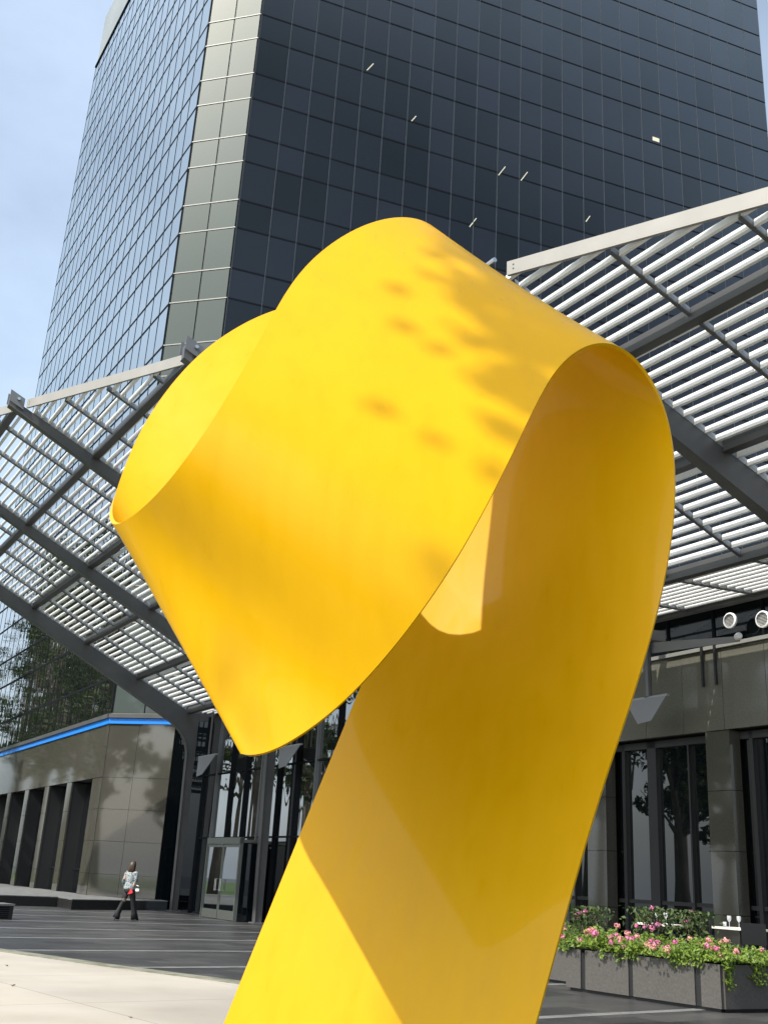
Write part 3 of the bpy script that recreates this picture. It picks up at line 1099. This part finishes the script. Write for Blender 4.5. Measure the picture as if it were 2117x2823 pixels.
tag(put(mb.mesh('ribbon_sculpture', M['yellow'], True), 'ribbon_sculpture'),
    'giant yellow steel ribbon sculpture looping over itself in front of the tower', 'sculpture')

# ------------------------------------------------------------------ foliage helpers
M['leaf'] = mat('leaf_green', (.07, .13, .02), .5)
_lm = M['leaf']
def leafmat(m, a, b, tr=.35):
    oi = nd(m, 'ShaderNodeNewGeometry')
    rp = nd(m, 'ShaderNodeValToRGB')
    rp.color_ramp.elements[0].color = (*a, 1)
    rp.color_ramp.elements[1].color = (*b, 1)
    lk(m, oi.outputs['Random Per Island'], rp.inputs['Fac'])
    lk(m, rp.outputs[0], bsdf(m).inputs['Base Color'])
    t = nd(m, 'ShaderNodeBsdfTranslucent')
    lk(m, rp.outputs[0], t.inputs['Color'])
    mx = nd(m, 'ShaderNodeMixShader')
    mx.inputs[0].default_value = tr
    lk(m, bsdf(m).outputs[0], mx.inputs[1])
    lk(m, t.outputs[0], mx.inputs[2])
    lk(m, mx.outputs[0], m.node_tree.nodes['Material Output'].inputs['Surface'])
leafmat(M['leaf'], (.06, .13, .012), (.26, .36, .05))
M['tree_leaf'] = mat('tree_leaf', (.05, .08, .02), .6)
leafmat(M['tree_leaf'], (.028, .055, .012), (.085, .125, .03), .25)
M['pink'] = mat('pink_petal', (.85, .16, .42), .6)
leafmat(M['pink'], (.82, .14, .42), (.92, .42, .60), .3)
M['salmon'] = mat('salmon_petal', (.85, .30, .28), .6)
leafmat(M['salmon'], (.84, .30, .30), (.92, .52, .48), .3)
M['bark'] = mat('grey_bark', (.16, .13, .10), .9)
vary(M['bark'], (.10, .085, .065), (.27, .235, .19), 3, 7, .3, .7, (1, 1, .25), .6, 12)
M['soil'] = mat('soil', (.03, .022, .015), .95)
def leaf_quad(mb, c, s_, n=None, long=1.5):
    n = n or Vector((random.gauss(0, 1), random.gauss(0, 1), random.gauss(0, 1))).normalized()
    x = n.orthogonal().normalized()
    x = Quaternion(n, random.uniform(0, 6.283)) @ x
    y = n.cross(x)
    b = n * s_ * .22
    mb.add([c - x * s_ * long, c - y * s_ * .62 + b, c + x * s_ * long, c + y * s_ * .62 + b], [(0, 1, 2), (0, 2, 3)])

# ------------------------------------------------------------------ planters
M['planter'] = mat('speckled_stone_panel', (.20, .19, .17), .6)
vary(M['planter'], (.066, .062, .055), (.092, .087, .079), 30, 3, .3, .7)
PA, PB = Vector((3.46, 18.89, 0)), Vector((5.27, 16.49, 0))
PD = (PB - PA).normalized()
PI = Vector((-PD.y, PD.x, 0))
PE = Vector((.853, .522, 0))
PF = Vector((-PE.y, PE.x, 0))
plant_h = .64
def planter(name, label, base, along, inward, cuts, depth, length, end_face=True):
    t = thing(name, label, 'planter', base, 'stone planters')
    mb = MB()
    mb.box(base + along * .02 + inward * .02 + Z * .05, along * (length - .04), inward * (depth - .04), Z * (plant_h - .10))
    mb.box(base + along * .05 + inward * .05, along * (length - .1), inward * (depth - .1), Z * .06)
    put(mb.mesh('core', M['black']), 'core', t)
    for a, b in cuts:
        mb = MB()
        mb.box(base + along * a - inward * .0 + Z * .05, along * (b - a), inward * .03, Z * (plant_h - .05))
        put(mb.mesh('stone_panel', M['planter']), 'stone_panel', t)
    for k, e in ((0, 0), (1, length - .03)):
        mb = MB()
        mb.box(base + along * e + inward * .032 + Z * .05, along * .03, inward * (depth - .064), Z * (plant_h - .05))
        put(mb.mesh('stone_panel', M['planter']), 'stone_panel', t)
    mb = MB()
    mb.box(base + inward * (depth - .03) + along * .032 + Z * .05, along * (length - .064), inward * .03, Z * (plant_h - .05))
    put(mb.mesh('stone_panel', M['planter']), 'stone_panel', t)
    mb = MB()
    mb.box(base + along * .04 + inward * .04 + Z * (plant_h - .09), along * (length - .08), inward * (depth - .08), Z * .03)
    put(mb.mesh('soil', M['soil']), 'soil', t)
    return t
planter('stone_planter', 'grey stone planter with dark gaps and pink geraniums, its long side to the viewer', PA, PD, PI, [(0, .32), (.42, 1.31), (1.40, 2.55), (2.66, 3.0)], .75, 3.0)
planter('stone_planter', 'dark stone planter at the right edge with ivy hanging over its front', PB + PE * .06 + PD * .02, PE, PF, [(0, 1.3), (1.38, 2.6), (2.7, 4.0)], .75, 4.0)
planter('stone_planter', 'dark stone planter half hidden behind the left end of the long planter', Vector((2.75, 21.2, 0)), PD, PI, [(0, 1.0), (1.08, 1.6)], .75, 1.6)

def bed(name, label, base, along, inward, length, depth, n, nf, hang, tall, group='flower beds in the planters', seed=1):
    rnd = random.Random(seed)
    t = thing(name, label, 'flowers', base + Z * plant_h, group)
    mb = MB()
    clumps = []
    for _ in range(int(n / 26)):
        a = rnd.uniform(0.02, length - .02)
        b = rnd.uniform(-.06, depth + .05)
        hz = rnd.uniform(.02, tall) * (0.65 + .6 * math.sin(a * 3.1 + seed) ** 2) * (1 if b > .1 else .7)
        clumps.append((a, b, hz))
        for _ in range(20):
            z_ = rnd.uniform(0, 1) ** .6 * hz
            c = base + along * (a + rnd.gauss(0, .085)) + inward * (b + rnd.gauss(0, .085)) + Z * (plant_h + .03 + z_)
            nrm = Vector((rnd.gauss(0, .7), rnd.gauss(0, .7) - .4, .6 + rnd.random())).normalized()
            leaf_quad(mb, c, rnd.uniform(.020, .042), nrm, 1.1)
    for _ in range(int(length * 8)):                # trailing stems over the front
        a = rnd.uniform(.0, length)
        if rnd.random() > hang[1] + hang[2] * math.sin(a * 5.0 + seed * 2):
            continue
        L_ = rnd.uniform(.06, hang[0])
        for _ in range(int(L_ * 130) + 5):
            q = rnd.random()
            c = base + along * (a + rnd.gauss(0, .05)) - inward * (.03 + .05 * rnd.random()) + Z * (plant_h + .06 - q * L_)
            leaf_quad(mb, c, rnd.uniform(.018, .036), (-inward + Vector((rnd.gauss(0, .5), rnd.gauss(0, .5), .5 + rnd.gauss(0, .4)))).normalized(), 1.1)
    put(mb.mesh('foliage', M['leaf']), 'foliage', t)
    for i in range(nf):
        a, b, hz = rnd.choice(clumps)
        c = base + along * (a + rnd.gauss(0, .06)) + inward * (b + rnd.gauss(0, .06)) + Z * (plant_h + hz + rnd.uniform(.04, .13))
        f = MB()
        r_ = rnd.uniform(.03, .066)
        for _ in range(26):
            d = Vector((rnd.gauss(0, 1), rnd.gauss(0, 1), rnd.gauss(.25, .8))).normalized()
            leaf_quad(f, c + d * r_ * rnd.uniform(.6, 1), .021, (d + Vector((rnd.gauss(0, .3), rnd.gauss(0, .3), 0))).normalized(), 1.0)
        st = c - Z * .10
        f.tube([st, c], .004, 4, 1)
        put(f.mesh('flower_head', [M['pink'] if rnd.random() < .55 else M['salmon'], M['leaf']]), 'flower_head', t)
bed('geranium_bed', 'pink and salmon geraniums filling the left half of the long planter', PA, PD, PI, 1.55, .75, 5200, 38, (.20, .62, .3), .30, seed=3)
bed('geranium_bed', 'bright pink geraniums on the right half of the long planter', PA + PD * 1.55, PD, PI, 1.45, .75, 4600, 26, (.17, .6, .3), .26, seed=5)
bed('geranium_bed', 'leafy green trailing plants in the dark planter at the right edge', PB + PE * .06 + PD * .02, PE, PF, 4.0, .75, 9000, 16, (.42, .75, .25), .20, seed=8)
bed('geranium_bed', 'shaded deep pink geraniums in the half hidden rear planter', Vector((2.75, 21.2, 0)), PD, PI, 1.6, .75, 3600, 16, (.15, .5, .2), .30, seed=11)

def shrub(label, c, h_, r_, n, nf, seed):
    rnd = random.Random(seed)
    t = thing('flowering_shrub', label, 'shrub', c, 'shrubs on the restaurant terrace')
    mb = MB()
    for _ in range(n):
        d = Vector((rnd.gauss(0, .45), rnd.gauss(0, .45), rnd.random()))
        p = Vector(c) + Vector((d.x * r_, d.y * r_, .3 + d.z * (h_ - .3)))
        leaf_quad(mb, p, rnd.uniform(.025, .05), Vector((rnd.gauss(0, .8), rnd.gauss(0, .8) - .3, .7)).normalized(), 1.2)
    put(mb.mesh('foliage', M['tree_leaf']), 'foliage', t)  # darker tree leaves put the shade on the shrubs into their colour
    mb = MB()
    for k in range(5):
        a = k * 1.256
        mb.tube([Vector(c) + Vector((0, 0, .2)), Vector(c) + Vector((math.cos(a) * r_ * .4, math.sin(a) * r_ * .4, h_ * .7))], .008, 5)
    put(mb.mesh('stem', M['bark']), 'stem', t)
    mb = MB()
    mb.lathe(Vector(c), [(.14, 0), (.2, .3), (.21, .34), (.17, .34)], 14)
    put(mb.mesh('pot', M['black']), 'pot', t)
    for _ in range(nf):
        p = Vector(c) + Vector((rnd.gauss(0, .4) * r_, rnd.gauss(0, .4) * r_, h_ * rnd.uniform(.7, 1.0)))
        f = MB()
        for _ in range(20):
            d = Vector((rnd.gauss(0, 1), rnd.gauss(0, 1), rnd.gauss(0, 1))).normalized()
            leaf_quad(f, p + d * .045, .02, d, 1.0)
        put(f.mesh('flower_head', M['pink']), 'flower_head', t)
shrub('shade-toned leafy shrub with a few pink flowers behind the left end of the long planter', (4.05, 19.9, .28), 1.02, .40, 700, 4, 21)
shrub('shade-toned leafy shrub with magenta flowers behind the middle of the long planter', (5.05, 19.3, .28), 1.08, .42, 700, 7, 22)
shrub('tall shade-toned shrub between the two laid tables', (6.0, 20.2, .28), 1.05, .34, 600, 3, 23)

# ------------------------------------------------------------------ laid restaurant tables
M['cloth'] = mat('cream_table_top', (.72, .70, .62), .6)
M['clear'] = mat('drinking_glass', (.75, .78, .80), .05, 0, 1.45)
bsdf(M['clear']).inputs['Alpha'].default_value = .45
def table(label, c, w, d):
    t = thing('dining_table', label, 'table', c, 'tables on the restaurant terrace')
    c = Vector(c)
    mb = MB()
    mb.cbox(c + Z * .78, DL * w, NV * d, Z * .035)
    put(mb.mesh('table_top', M['cloth']), 'table_top', t)
    mb = MB()
    mb.tube([c + Z * .02, c + Z * .76], .035, 8)
    put(mb.mesh('leg', M['black']), 'leg', t)
    mb = MB()
    mb.lathe(c, [(.26, 0), (.26, .015), (.05, .04)], 16)
    put(mb.mesh('foot', M['black']), 'foot', t)
def wineglass(label, c, big=True):
    mb = MB()
    if big:
        mb.lathe(Vector(c), [(.034, 0), (.034, .004), (.005, .012), (.005, .085), (.030, .115), (.040, .15), (.036, .20), (.034, .20)], 14)
    else:
        mb.lathe(Vector(c), [(.030, 0), (.034, .09), (.031, .09), (.028, .008)], 12)
    tag(put(mb.mesh('drinking_glass', M['clear'], True), 'drinking_glass'), label, 'glass', 'glasses on the laid tables')
def chair(label, c, a):
    t = thing('terrace_chair', label, 'chair', c, 'chairs at the laid tables')
    c = Vector(c)
    x, y = Vector((math.cos(a), math.sin(a), 0)), Vector((-math.sin(a), math.cos(a), 0))
    mb = MB()
    mb.cbox(c + Z * .46, x * .46, y * .46, Z * .05)
    put(mb.mesh('seat', M['black']), 'seat', t)
    mb = MB()
    mb.cbox(c + y * .22 + Z * .72, x * .44, y * .03, Z * .36)
    put(mb.mesh('backrest', M['black']), 'backrest', t)
    for sx in (-1, 1):
        for sy in (-1, 1):
            mb = MB()
            mb.tube([c + x * sx * .2 + y * sy * .2, c + x * sx * .2 + y * sy * .2 + Z * (.46 if sy < 0 else .9)], .014, 6)
            put(mb.mesh('leg', M['steel']), 'leg', t)
tb1, tb2 = Vector((7.05, 20.7, .28)), Vector((5.55, 20.5, .28))
table('cream topped table with glasses at the right edge, behind the ivy planter', tb1, .95, .75)
table('cream topped table half hidden behind the geraniums', tb2, .75, .7)
for i, (dx, dy, big, lab) in enumerate(((-.22, 0, True, 'tall wine glass, left of the pair on the table at the right edge'), (-.02, .06, True, 'tall wine glass, right of the pair on the table at the right edge'),
                                        (-.34, -.1, False, 'low tumbler at the left corner of the table at the right edge'), (.14, -.1, False, 'low tumbler right of the wine glasses on the right edge table'))):
    wineglass(lab, tb1 + Vector((dx, dy, .80)), big)
wineglass('wine glass on the half hidden table, left of two', tb2 + Vector((-.12, 0, .80)))
wineglass('wine glass on the half hidden table, right of two', tb2 + Vector((.06, .05, .80)))
chair('black chair pushed under the front of the table at the right edge', tb1 + Vector((-.05, -.55, 0)), R(180))
chair('black chair beside the half hidden table behind the geraniums', tb2 + Vector((.55, -.1, 0)), R(-90))

# ------------------------------------------------------------------ black ribbed bench block
c = Vector((-9.62, 31.2, 0))
bench = thing('stone_bench', 'low black ribbed bench block at the left edge of the dark paving', 'bench', c)
bx, by = -T50, N50
mb = MB()
mb.box(c + bx * .0, bx * 2.2, by * .75, Z * .36)
put(mb.mesh('block', M['black']), 'block', bench)
for i in range(6):
    mb = MB()
    mb.box(c + bx * .12 - by * .012 + Z * (.04 + .052 * i), bx * 1.9, by * .012, Z * .03)
    put(mb.mesh('rib', M['mullion_dark']), 'rib', bench)
mb = MB()
mb.box(c - bx * .02 - by * .03 + Z * .362, bx * 2.24, by * .81, Z * .05)
put(mb.mesh('top_slab', M['strip']), 'top_slab', bench)

# ------------------------------------------------------------------ walking woman
M['skin'] = mat('skin', (.55, .34, .25), .5)
M['hair'] = mat('brown_hair', (.035, .020, .012), .45)
vary(M['hair'], (.02, .012, .008), (.07, .04, .022), 18, 3, .3, .7, (1, 1, .15))
M['blouse'] = mat('patterned_blouse', (.5, .55, .55), .7)
vary(M['blouse'], (.05, .07, .08), (.36, .40, .40), 26, 3, .42, .56)
M['trousers'] = mat('black_trousers', (.010, .011, .013), .75)
M['shoe'] = mat('black_shoe', (.012, .012, .012), .3)
M['red'] = mat('red_leather', (.65, .03, .035), .4)
M['paper'] = mat('white_paper', (.85, .85, .82), .7)
wl = Vector((-7.27, 34.95, .0))
wa = R(-20)                                          # heading: away from the viewer, a little to the right
WX, WY = Vector((math.cos(wa), math.sin(wa), 0)), Vector((-math.sin(wa), math.cos(wa), 0))
def wp(x, y, z_):
    return wl + WX * x + WY * y + Z * z_
woman = thing('person', 'person with brown hair in patterned blouse and black flared trousers walking to the doors', 'person', wl)
sk = []
se = []
def jn(p, r_, par=None):
    sk.append((wp(*p), r_))
    if par is not None:
        se.append((par, len(sk) - 1))
    return len(sk) - 1
pel = jn((0, 0, .95), .125)
sp = jn((0, .01, 1.12), .105, pel)
ch = jn((0, .02, 1.34), .125, sp)
nk = jn((0, .03, 1.47), .052, ch)
hd0 = jn((.005, .045, 1.55), .075, nk)
hd = jn((.008, .05, 1.63), .085, hd0)
ht = jn((.01, .05, 1.70), .06, hd)
jn((.02, .135, 1.605), .014, hd)                      # nose, facing away
for s_ in (-1, 1):
    jn((s_ * .085, .045, 1.60), .012, hd)             # ears
# left arm hangs and swings slightly back; right arm bent, holding papers
sl_ = jn((-.17, .01, 1.40), .055, ch)
el_ = jn((-.215, -.05, 1.16), .042, sl_)
wr_ = jn((-.19, -.02, .96), .030, el_)
pm_ = jn((-.18, .0, .90), .034, wr_)
for k, (dx, L_) in enumerate(((-.022, .055), (-.008, .065), (.006, .06), (.020, .048))):
    a = jn((-.18 + dx, .012, .865), .0095, pm_)
    jn((-.18 + dx, .03, .865 - L_ * .8), .008, a)
jn((-.15, .03, .88), .010, pm_)
sr_ = jn((.17, .01, 1.40), .055, ch)
er_ = jn((.20, -.03, 1.15), .042, sr_)
wr2 = jn((.13, -.07, .94), .030, er_)
pm2 = jn((.115, -.08, .885), .034, wr2)
for k, (dx, L_) in enumerate(((-.022, .055), (-.008, .065), (.006, .06), (.020, .048))):
    a = jn((.115 + dx, -.085, .85), .0095, pm2)
    jn((.105 + dx, -.06, .85 - L_ * .7), .008, a)
jn((.085, -.10, .87), .010, pm2)
# legs in mid stride
for s_, kn, an, to in ((-1, (-.13, -.06, .50), (-.20, -.24, .10), (-.21, -.12, .045)), (1, (.13, .10, .52), (.17, .22, .10), (.185, .36, .03))):
    h0 = jn((s_ * .095, 0, .90), .095, pel)
    k0 = jn(kn, .060, h0)
    a0 = jn(an, .040, k0)
    jn(to, .034, a0)
me = bpy.data.meshes.new('body')
me.from_pydata([p for p, _ in sk], se, [])
me.materials.append(M['skin'])
body = put(me, 'body', woman)
md = body.modifiers.new('skin', 'SKIN')
sv = me.skin_vertices[0].data
for i, (_, r_) in enumerate(sk):
    sv[i].radius = (r_, r_)
sv[0].use_root = True
md.use_smooth_shade = True
ss = body.modifiers.new('sub', 'SUBSURF')
ss.levels = ss.render_levels = 2
def loft(mb, rings, n=14):
    vs, fs = [], []
    for c_, rx, ry in rings:
        for k in range(n):
            a = 2 * math.pi * k / n
            w_ = 1 + .05 * math.sin(3 * a + c_.z * 9)
            vs.append(c_ + WX * math.cos(a) * rx * w_ + WY * math.sin(a) * ry * w_)
    for i in range(len(rings) - 1):
        for k in range(n):
            fs.append((i * n + k, i * n + (k + 1) % n, (i + 1) * n + (k + 1) % n, (i + 1) * n + k))
    fs.append(tuple(range(n - 1, -1, -1)))
    fs.append(tuple(range((len(rings) - 1) * n, len(rings) * n)))
    mb.add(vs, fs)
mb = MB()
loft(mb, [(wp(0, 0, .90), .215, .15), (wp(0, 0, .97), .195, .14), (wp(0, .0, 1.10), .155, .115), (wp(0, .01, 1.24), .17, .125), (wp(0, .02, 1.36), .185, .125), (wp(0, .025, 1.44), .13, .09), (wp(0, .03, 1.47), .065, .06)])
mb.tube([wp(-.13, .015, 1.42), wp(-.185, .0, 1.35), wp(-.222, -.05, 1.16), wp(-.198, -.025, .985)], [.06, .066, .055, .048], 10)
mb.tube([wp(.13, .015, 1.42), wp(.185, .0, 1.35), wp(.208, -.03, 1.15), wp(.14, -.065, .965)], [.06, .066, .055, .048], 10)
put(mb.mesh('blouse', M['blouse'], True), 'blouse', woman)
mb = MB()
loft(mb, [(wp(0, 0, 1.0), .15, .115), (wp(0, 0, .93), .175, .135), (wp(0, -.005, .85), .175, .14), (wp(0, 0, .78), .13, .12)])
mb.tube([wp(-.08, 0, .88), wp(-.11, -.03, .70), wp(-.14, -.07, .48), wp(-.185, -.19, .22), wp(-.20, -.235, .07)], [.105, .095, .078, .088, .115], 12)
mb.tube([wp(.08, 0, .88), wp(.11, .05, .70), wp(.135, .10, .50), wp(.16, .18, .22), wp(.172, .225, .05)], [.105, .095, .078, .088, .118], 12)
put(mb.mesh('trousers', M['trousers'], True), 'trousers', woman)
mb = MB()
loft(mb, [(wp(.0, .0, 1.36), .06, .03), (wp(.0, -.03, 1.42), .12, .06), (wp(.0, -.015, 1.52), .115, .085), (wp(.005, .0, 1.60), .108, .105), (wp(.008, .015, 1.69), .095, .10), (wp(.01, .03, 1.735), .06, .065), (wp(.015, .025, 1.755), .03, .03)], 16)
put(mb.mesh('hair', M['hair'], True), 'hair', woman)
for (x0, y0, z0), (x1, y1, z1) in (((-.205, -.27, .075), (-.215, -.07, .035)), ((.172, .20, .075), (.188, .41, .03))):
    mb = MB()
    mb.tube([wp(x0, y0 - .02, z0), wp((x0 + x1) / 2, (y0 + y1) / 2, (z0 + z1) / 2 + .01), wp(x1, y1, z1)], [.042, .045, .028], 8)
    mb.tube([wp(x0, y0 - .03, .0), wp(x0, y0 - .02, z0)], [.012, .026], 6)
    put(mb.mesh('shoe', M['shoe'], True), 'shoe', woman)
mb = MB()
mb.cbox(wp(.09, -.10, .84), WX * .17 + Z * .05, WY * .035, Z * .12 - WX * .04)
tag(put(mb.mesh('red_pouch', M['red']), 'red_pouch'), 'small red pouch in the hand of the walking person', 'pouch')
mb = MB()
mb.cbox(wp(.27, .0, 1.03), WX * .10 + Z * -.03, WY * .05, Z * .012 + WX * .004)
tag(put(mb.mesh('paper_sheet', M['paper']), 'paper_sheet'), 'small white sheet beside the elbow of the walking person', 'paper')
mb = MB()
mb.cbox(wp(.29, .0, .90), WX * .11, WY * .06, Z * .075)
tag(put(mb.mesh('paper_bag', M['paper']), 'paper_bag'), 'small white paper bag at the hip of the walking person', 'bag')

# ------------------------------------------------------------------ a few dry leaves on the concrete
M['dry'] = mat('dry_leaf', (.16, .10, .05), .8)
for (x, y, lab) in ((-4.35, 14.6, 'dry leaf on the concrete, nearest to the left picture edge'), (-2.35, 12.2, 'dry leaf on the concrete closest to the sculpture foot'), (-5.3, 17.3, 'dry leaf lying close to the edge of the dark paving')):
    mb = MB()
    for k in range(3):
        leaf_quad(mb, Vector((x + random.uniform(-.02, .02), y + random.uniform(-.02, .02), .02)), random.uniform(.013, .024), Vector((random.gauss(0, .5), random.gauss(0, .5), 1)).normalized(), 1.3)
    tag(put(mb.mesh('fallen_leaf', M['dry']), 'fallen_leaf'), lab, 'leaf', 'dry leaves on the concrete')

# ------------------------------------------------------------------ trees standing to the left and behind, seen in the glass and by their shade
def tree(label, base, height, clumps, lean=(0, 0), n=2600, ls=.13, seed=1, trunk_r=.28):
    rnd = random.Random(seed)
    base = Vector(base)
    t = thing('plaza_tree', label, 'tree', base, 'trees around the plaza')
    top = base + Vector((lean[0], lean[1], height))
    mb = MB()
    pts = [base + (top - base) * k / 6 + Vector((rnd.gauss(0, .12), rnd.gauss(0, .12), 0)) * (k > 0) for k in range(7)]
    mb.tube(pts, [trunk_r * (1 - .11 * k) for k in range(7)], 9)
    for (c, r_) in clumps:
        c = Vector(c)
        s_ = pts[min(5, max(2, int(6 * (c.z - base.z) / height) - 1))]
        mid = s_.lerp(c, .55) + Vector((rnd.gauss(0, .3), rnd.gauss(0, .3), -.3))
        if r_ < .5:                                  # a light twig only
            mb.tube([c + (mid - c) * .12, c], [.004, .003], 3)
            continue
        mb.tube([s_, mid, c], [trunk_r * .42, trunk_r * .26, .03], 6)
        for _ in range(4):
            d = Vector((rnd.gauss(0, 1), rnd.gauss(0, 1), rnd.gauss(.2, .8))).normalized() * r_ * .8
            mb.tube([mid.lerp(c, .6), c + d], [.05, .012], 5)
    put(mb.mesh('trunk', M['bark'], True), 'trunk', t)
    mb = MB()
    tot = sum(max(r_, .3) ** 2 for _, r_ in clumps)
    for (c, r_) in clumps:
        c = Vector(c)
        m = int(n * max(r_, .3) ** 2 / tot) if r_ > .5 else int((620 if r_ > .1 else 300) * r_ * r_ / .1 * (.075 / ls) ** 2)
        sub = [c + Vector((rnd.gauss(0, 1), rnd.gauss(0, 1), rnd.gauss(0, .8))).normalized() * r_ * rnd.random() ** .45 for _ in range(max(6, m // 26))]
        for _ in range(m):
            q = rnd.choice(sub)
            p = q + Vector((rnd.gauss(0, 1), rnd.gauss(0, 1), rnd.gauss(0, 1))) * r_ * .13
            leaf_quad(mb, p, ls * rnd.uniform(.7, 1.3), None, 1.4)
    put(mb.mesh('crown', M['tree_leaf']), 'crown', t)
    return t
def crown(base, height, w, k, seed):
    rnd = random.Random(seed)
    out = []
    for _ in range(k):
        z_ = height * rnd.uniform(.38, 1.0)
        s_ = w * (1.15 - abs(z_ / height - .62))
        out.append((Vector(base) + Vector((rnd.gauss(0, .5) * s_, rnd.gauss(0, .5) * s_, z_)), rnd.uniform(.35, .6) * w))
    return out
def by_tower(a, d):
    p = TL + DL * a + NL * d
    return (p.x, p.y)
TREES = [(by_tower(10, 11), 15, 'small round tree on the lawn close to the stone terrace'), (by_tower(17, 9.5), 25, 'tall loose tree close to the left tower face, mirrored in its low glass'), (by_tower(23, 11), 22, 'tree of middle height in the row along the left tower face'),
         (by_tower(28.5, 8.5), 28, 'tallest tree beside the left tower face'), (by_tower(35, 11.5), 25, 'slim tall tree beyond the tallest one along the left tower face'), (by_tower(42, 10), 28, 'very tall tree near the far corner of the left tower face'), (by_tower(49, 14), 27, 'last tree of the row along the left tower face'),
         (by_tower(54, 11), 30, 'first of the far row of tall trees beyond the tower corner'), (by_tower(60, 14), 33, 'second of the far row of tall trees beyond the tower corner'), (by_tower(67, 12), 31, 'third of the far row of tall trees beyond the tower corner'), (by_tower(75, 16), 36, 'fourth of the far row of tall trees beyond the tower corner'), (by_tower(84, 15), 34, 'fifth of the far row of tall trees beyond the tower corner'), (by_tower(95, 20), 38, 'last of the far row of tall trees beyond the tower corner'),
         (by_tower(16, 19), 17, 'broad tree in the middle of the rear lawn'), (by_tower(30, 20), 23, 'dark tree at the back of the rear lawn'),
         ((-21.5, 30.2), 11, 'slender young tree beside the black bench, outside the left edge'), ((-26, 33.5), 16, 'tall tree just behind the slender young one'), ((-31, 30), 14, 'round tree on the lawn straight left of the plaza'),
         ((-36, 36.5), 18, 'tall tree on the lawn straight left of the plaza, behind the round one'), ((-44, 34), 19, 'wide tree far left on the lawn'), ((-29, 24), 13, 'dense tree on the near corner of the left lawn'),
         ((-40, 42), 20, 'leaning tree between the wide one and the far lawn edge'), ((-54, 48), 22, 'tall dark tree at the far lawn edge'), ((-62, 74), 24, 'big far tree behind the lawn'), ((-50, 39), 21, 'full crowned tree in the last row on the left lawn')]
for i, ((x, y), hgt, lab) in enumerate(TREES):
    b = (x, y, 0)
    tree(lab, b, hgt * .9, crown(b, hgt, hgt * .16, 14, 40 + i), (random.uniform(-1, 1), random.uniform(-1, 1)), 3400, .17, 60 + i, .10 + hgt * .012)
# the tree whose boughs dapple the upper right of the ribbon
bo = Vector((1.75, 8.5, 6.9)) + SUN * 22.0
side = Vector((-SUN.y, SUN.x, 0)).normalized()
boughs = []
for sec, ts, r_ in ((8.5, (.4, .55, .7, .85, 1.0), .17), (9, (.30, .42, .55, .68, .8, .92, 1.0), .19), (9.5, (.36, .48, .6, .7, .8, .9, 1.0), .19), (10, (.38, .5, .6, .7, .8, .9, 1.0), .19), (10.5, (.56, .66, .76, .86, .96), .19), (11, (.64, .74, .84, .94), .19),
                    (11.5, (.74, .84, .94, 1.0), .17), (12, (.84, .92, 1.0), .16), (12.5, (.92, 1.0), .13), (13, (.96,), .11),
                    (9.5, (.14, .24), .06), (10, (.16, .26), .06), (10.5, (.30, .42), .065), (11, (.40, .52), .07), (11.5, (.36, .62), .06), (12, (.46, .62), .075), (13, (.52, .74), .06), (14, (.93,), .07)):
    i_ = int(sec)
    f_ = sec - i_
    la_, rb_ = Vector(RIB_L[i_]).lerp(Vector(RIB_L[i_ + 1]), f_), Vector(RIB_R[i_]).lerp(Vector(RIB_R[i_ + 1]), f_)
    for t_ in ts:
        boughs.append((la_.lerp(rb_, t_) + side * random.uniform(-.04, .04), r_ * random.uniform(.75, 1.15)))
tree('tall tree to the left behind the viewer whose boughs shade the ribbon', (bo.x - 5.5, bo.y - 6.0, 0), bo.z * .98,
     [(Vector(c) + SUN * (22.0 + .6 * random.uniform(-1, 1)), r_) for c, r_ in boughs] +
     [(bo + Vector((-4.7, -5.6, 1.3)), 1.6), (bo + Vector((-5.9, -7.2, -.7)), 1.8), (bo + Vector((-7.2, -5.0, .9)), 1.5)], (1.0, .8), 5200, .075, 99, .34)
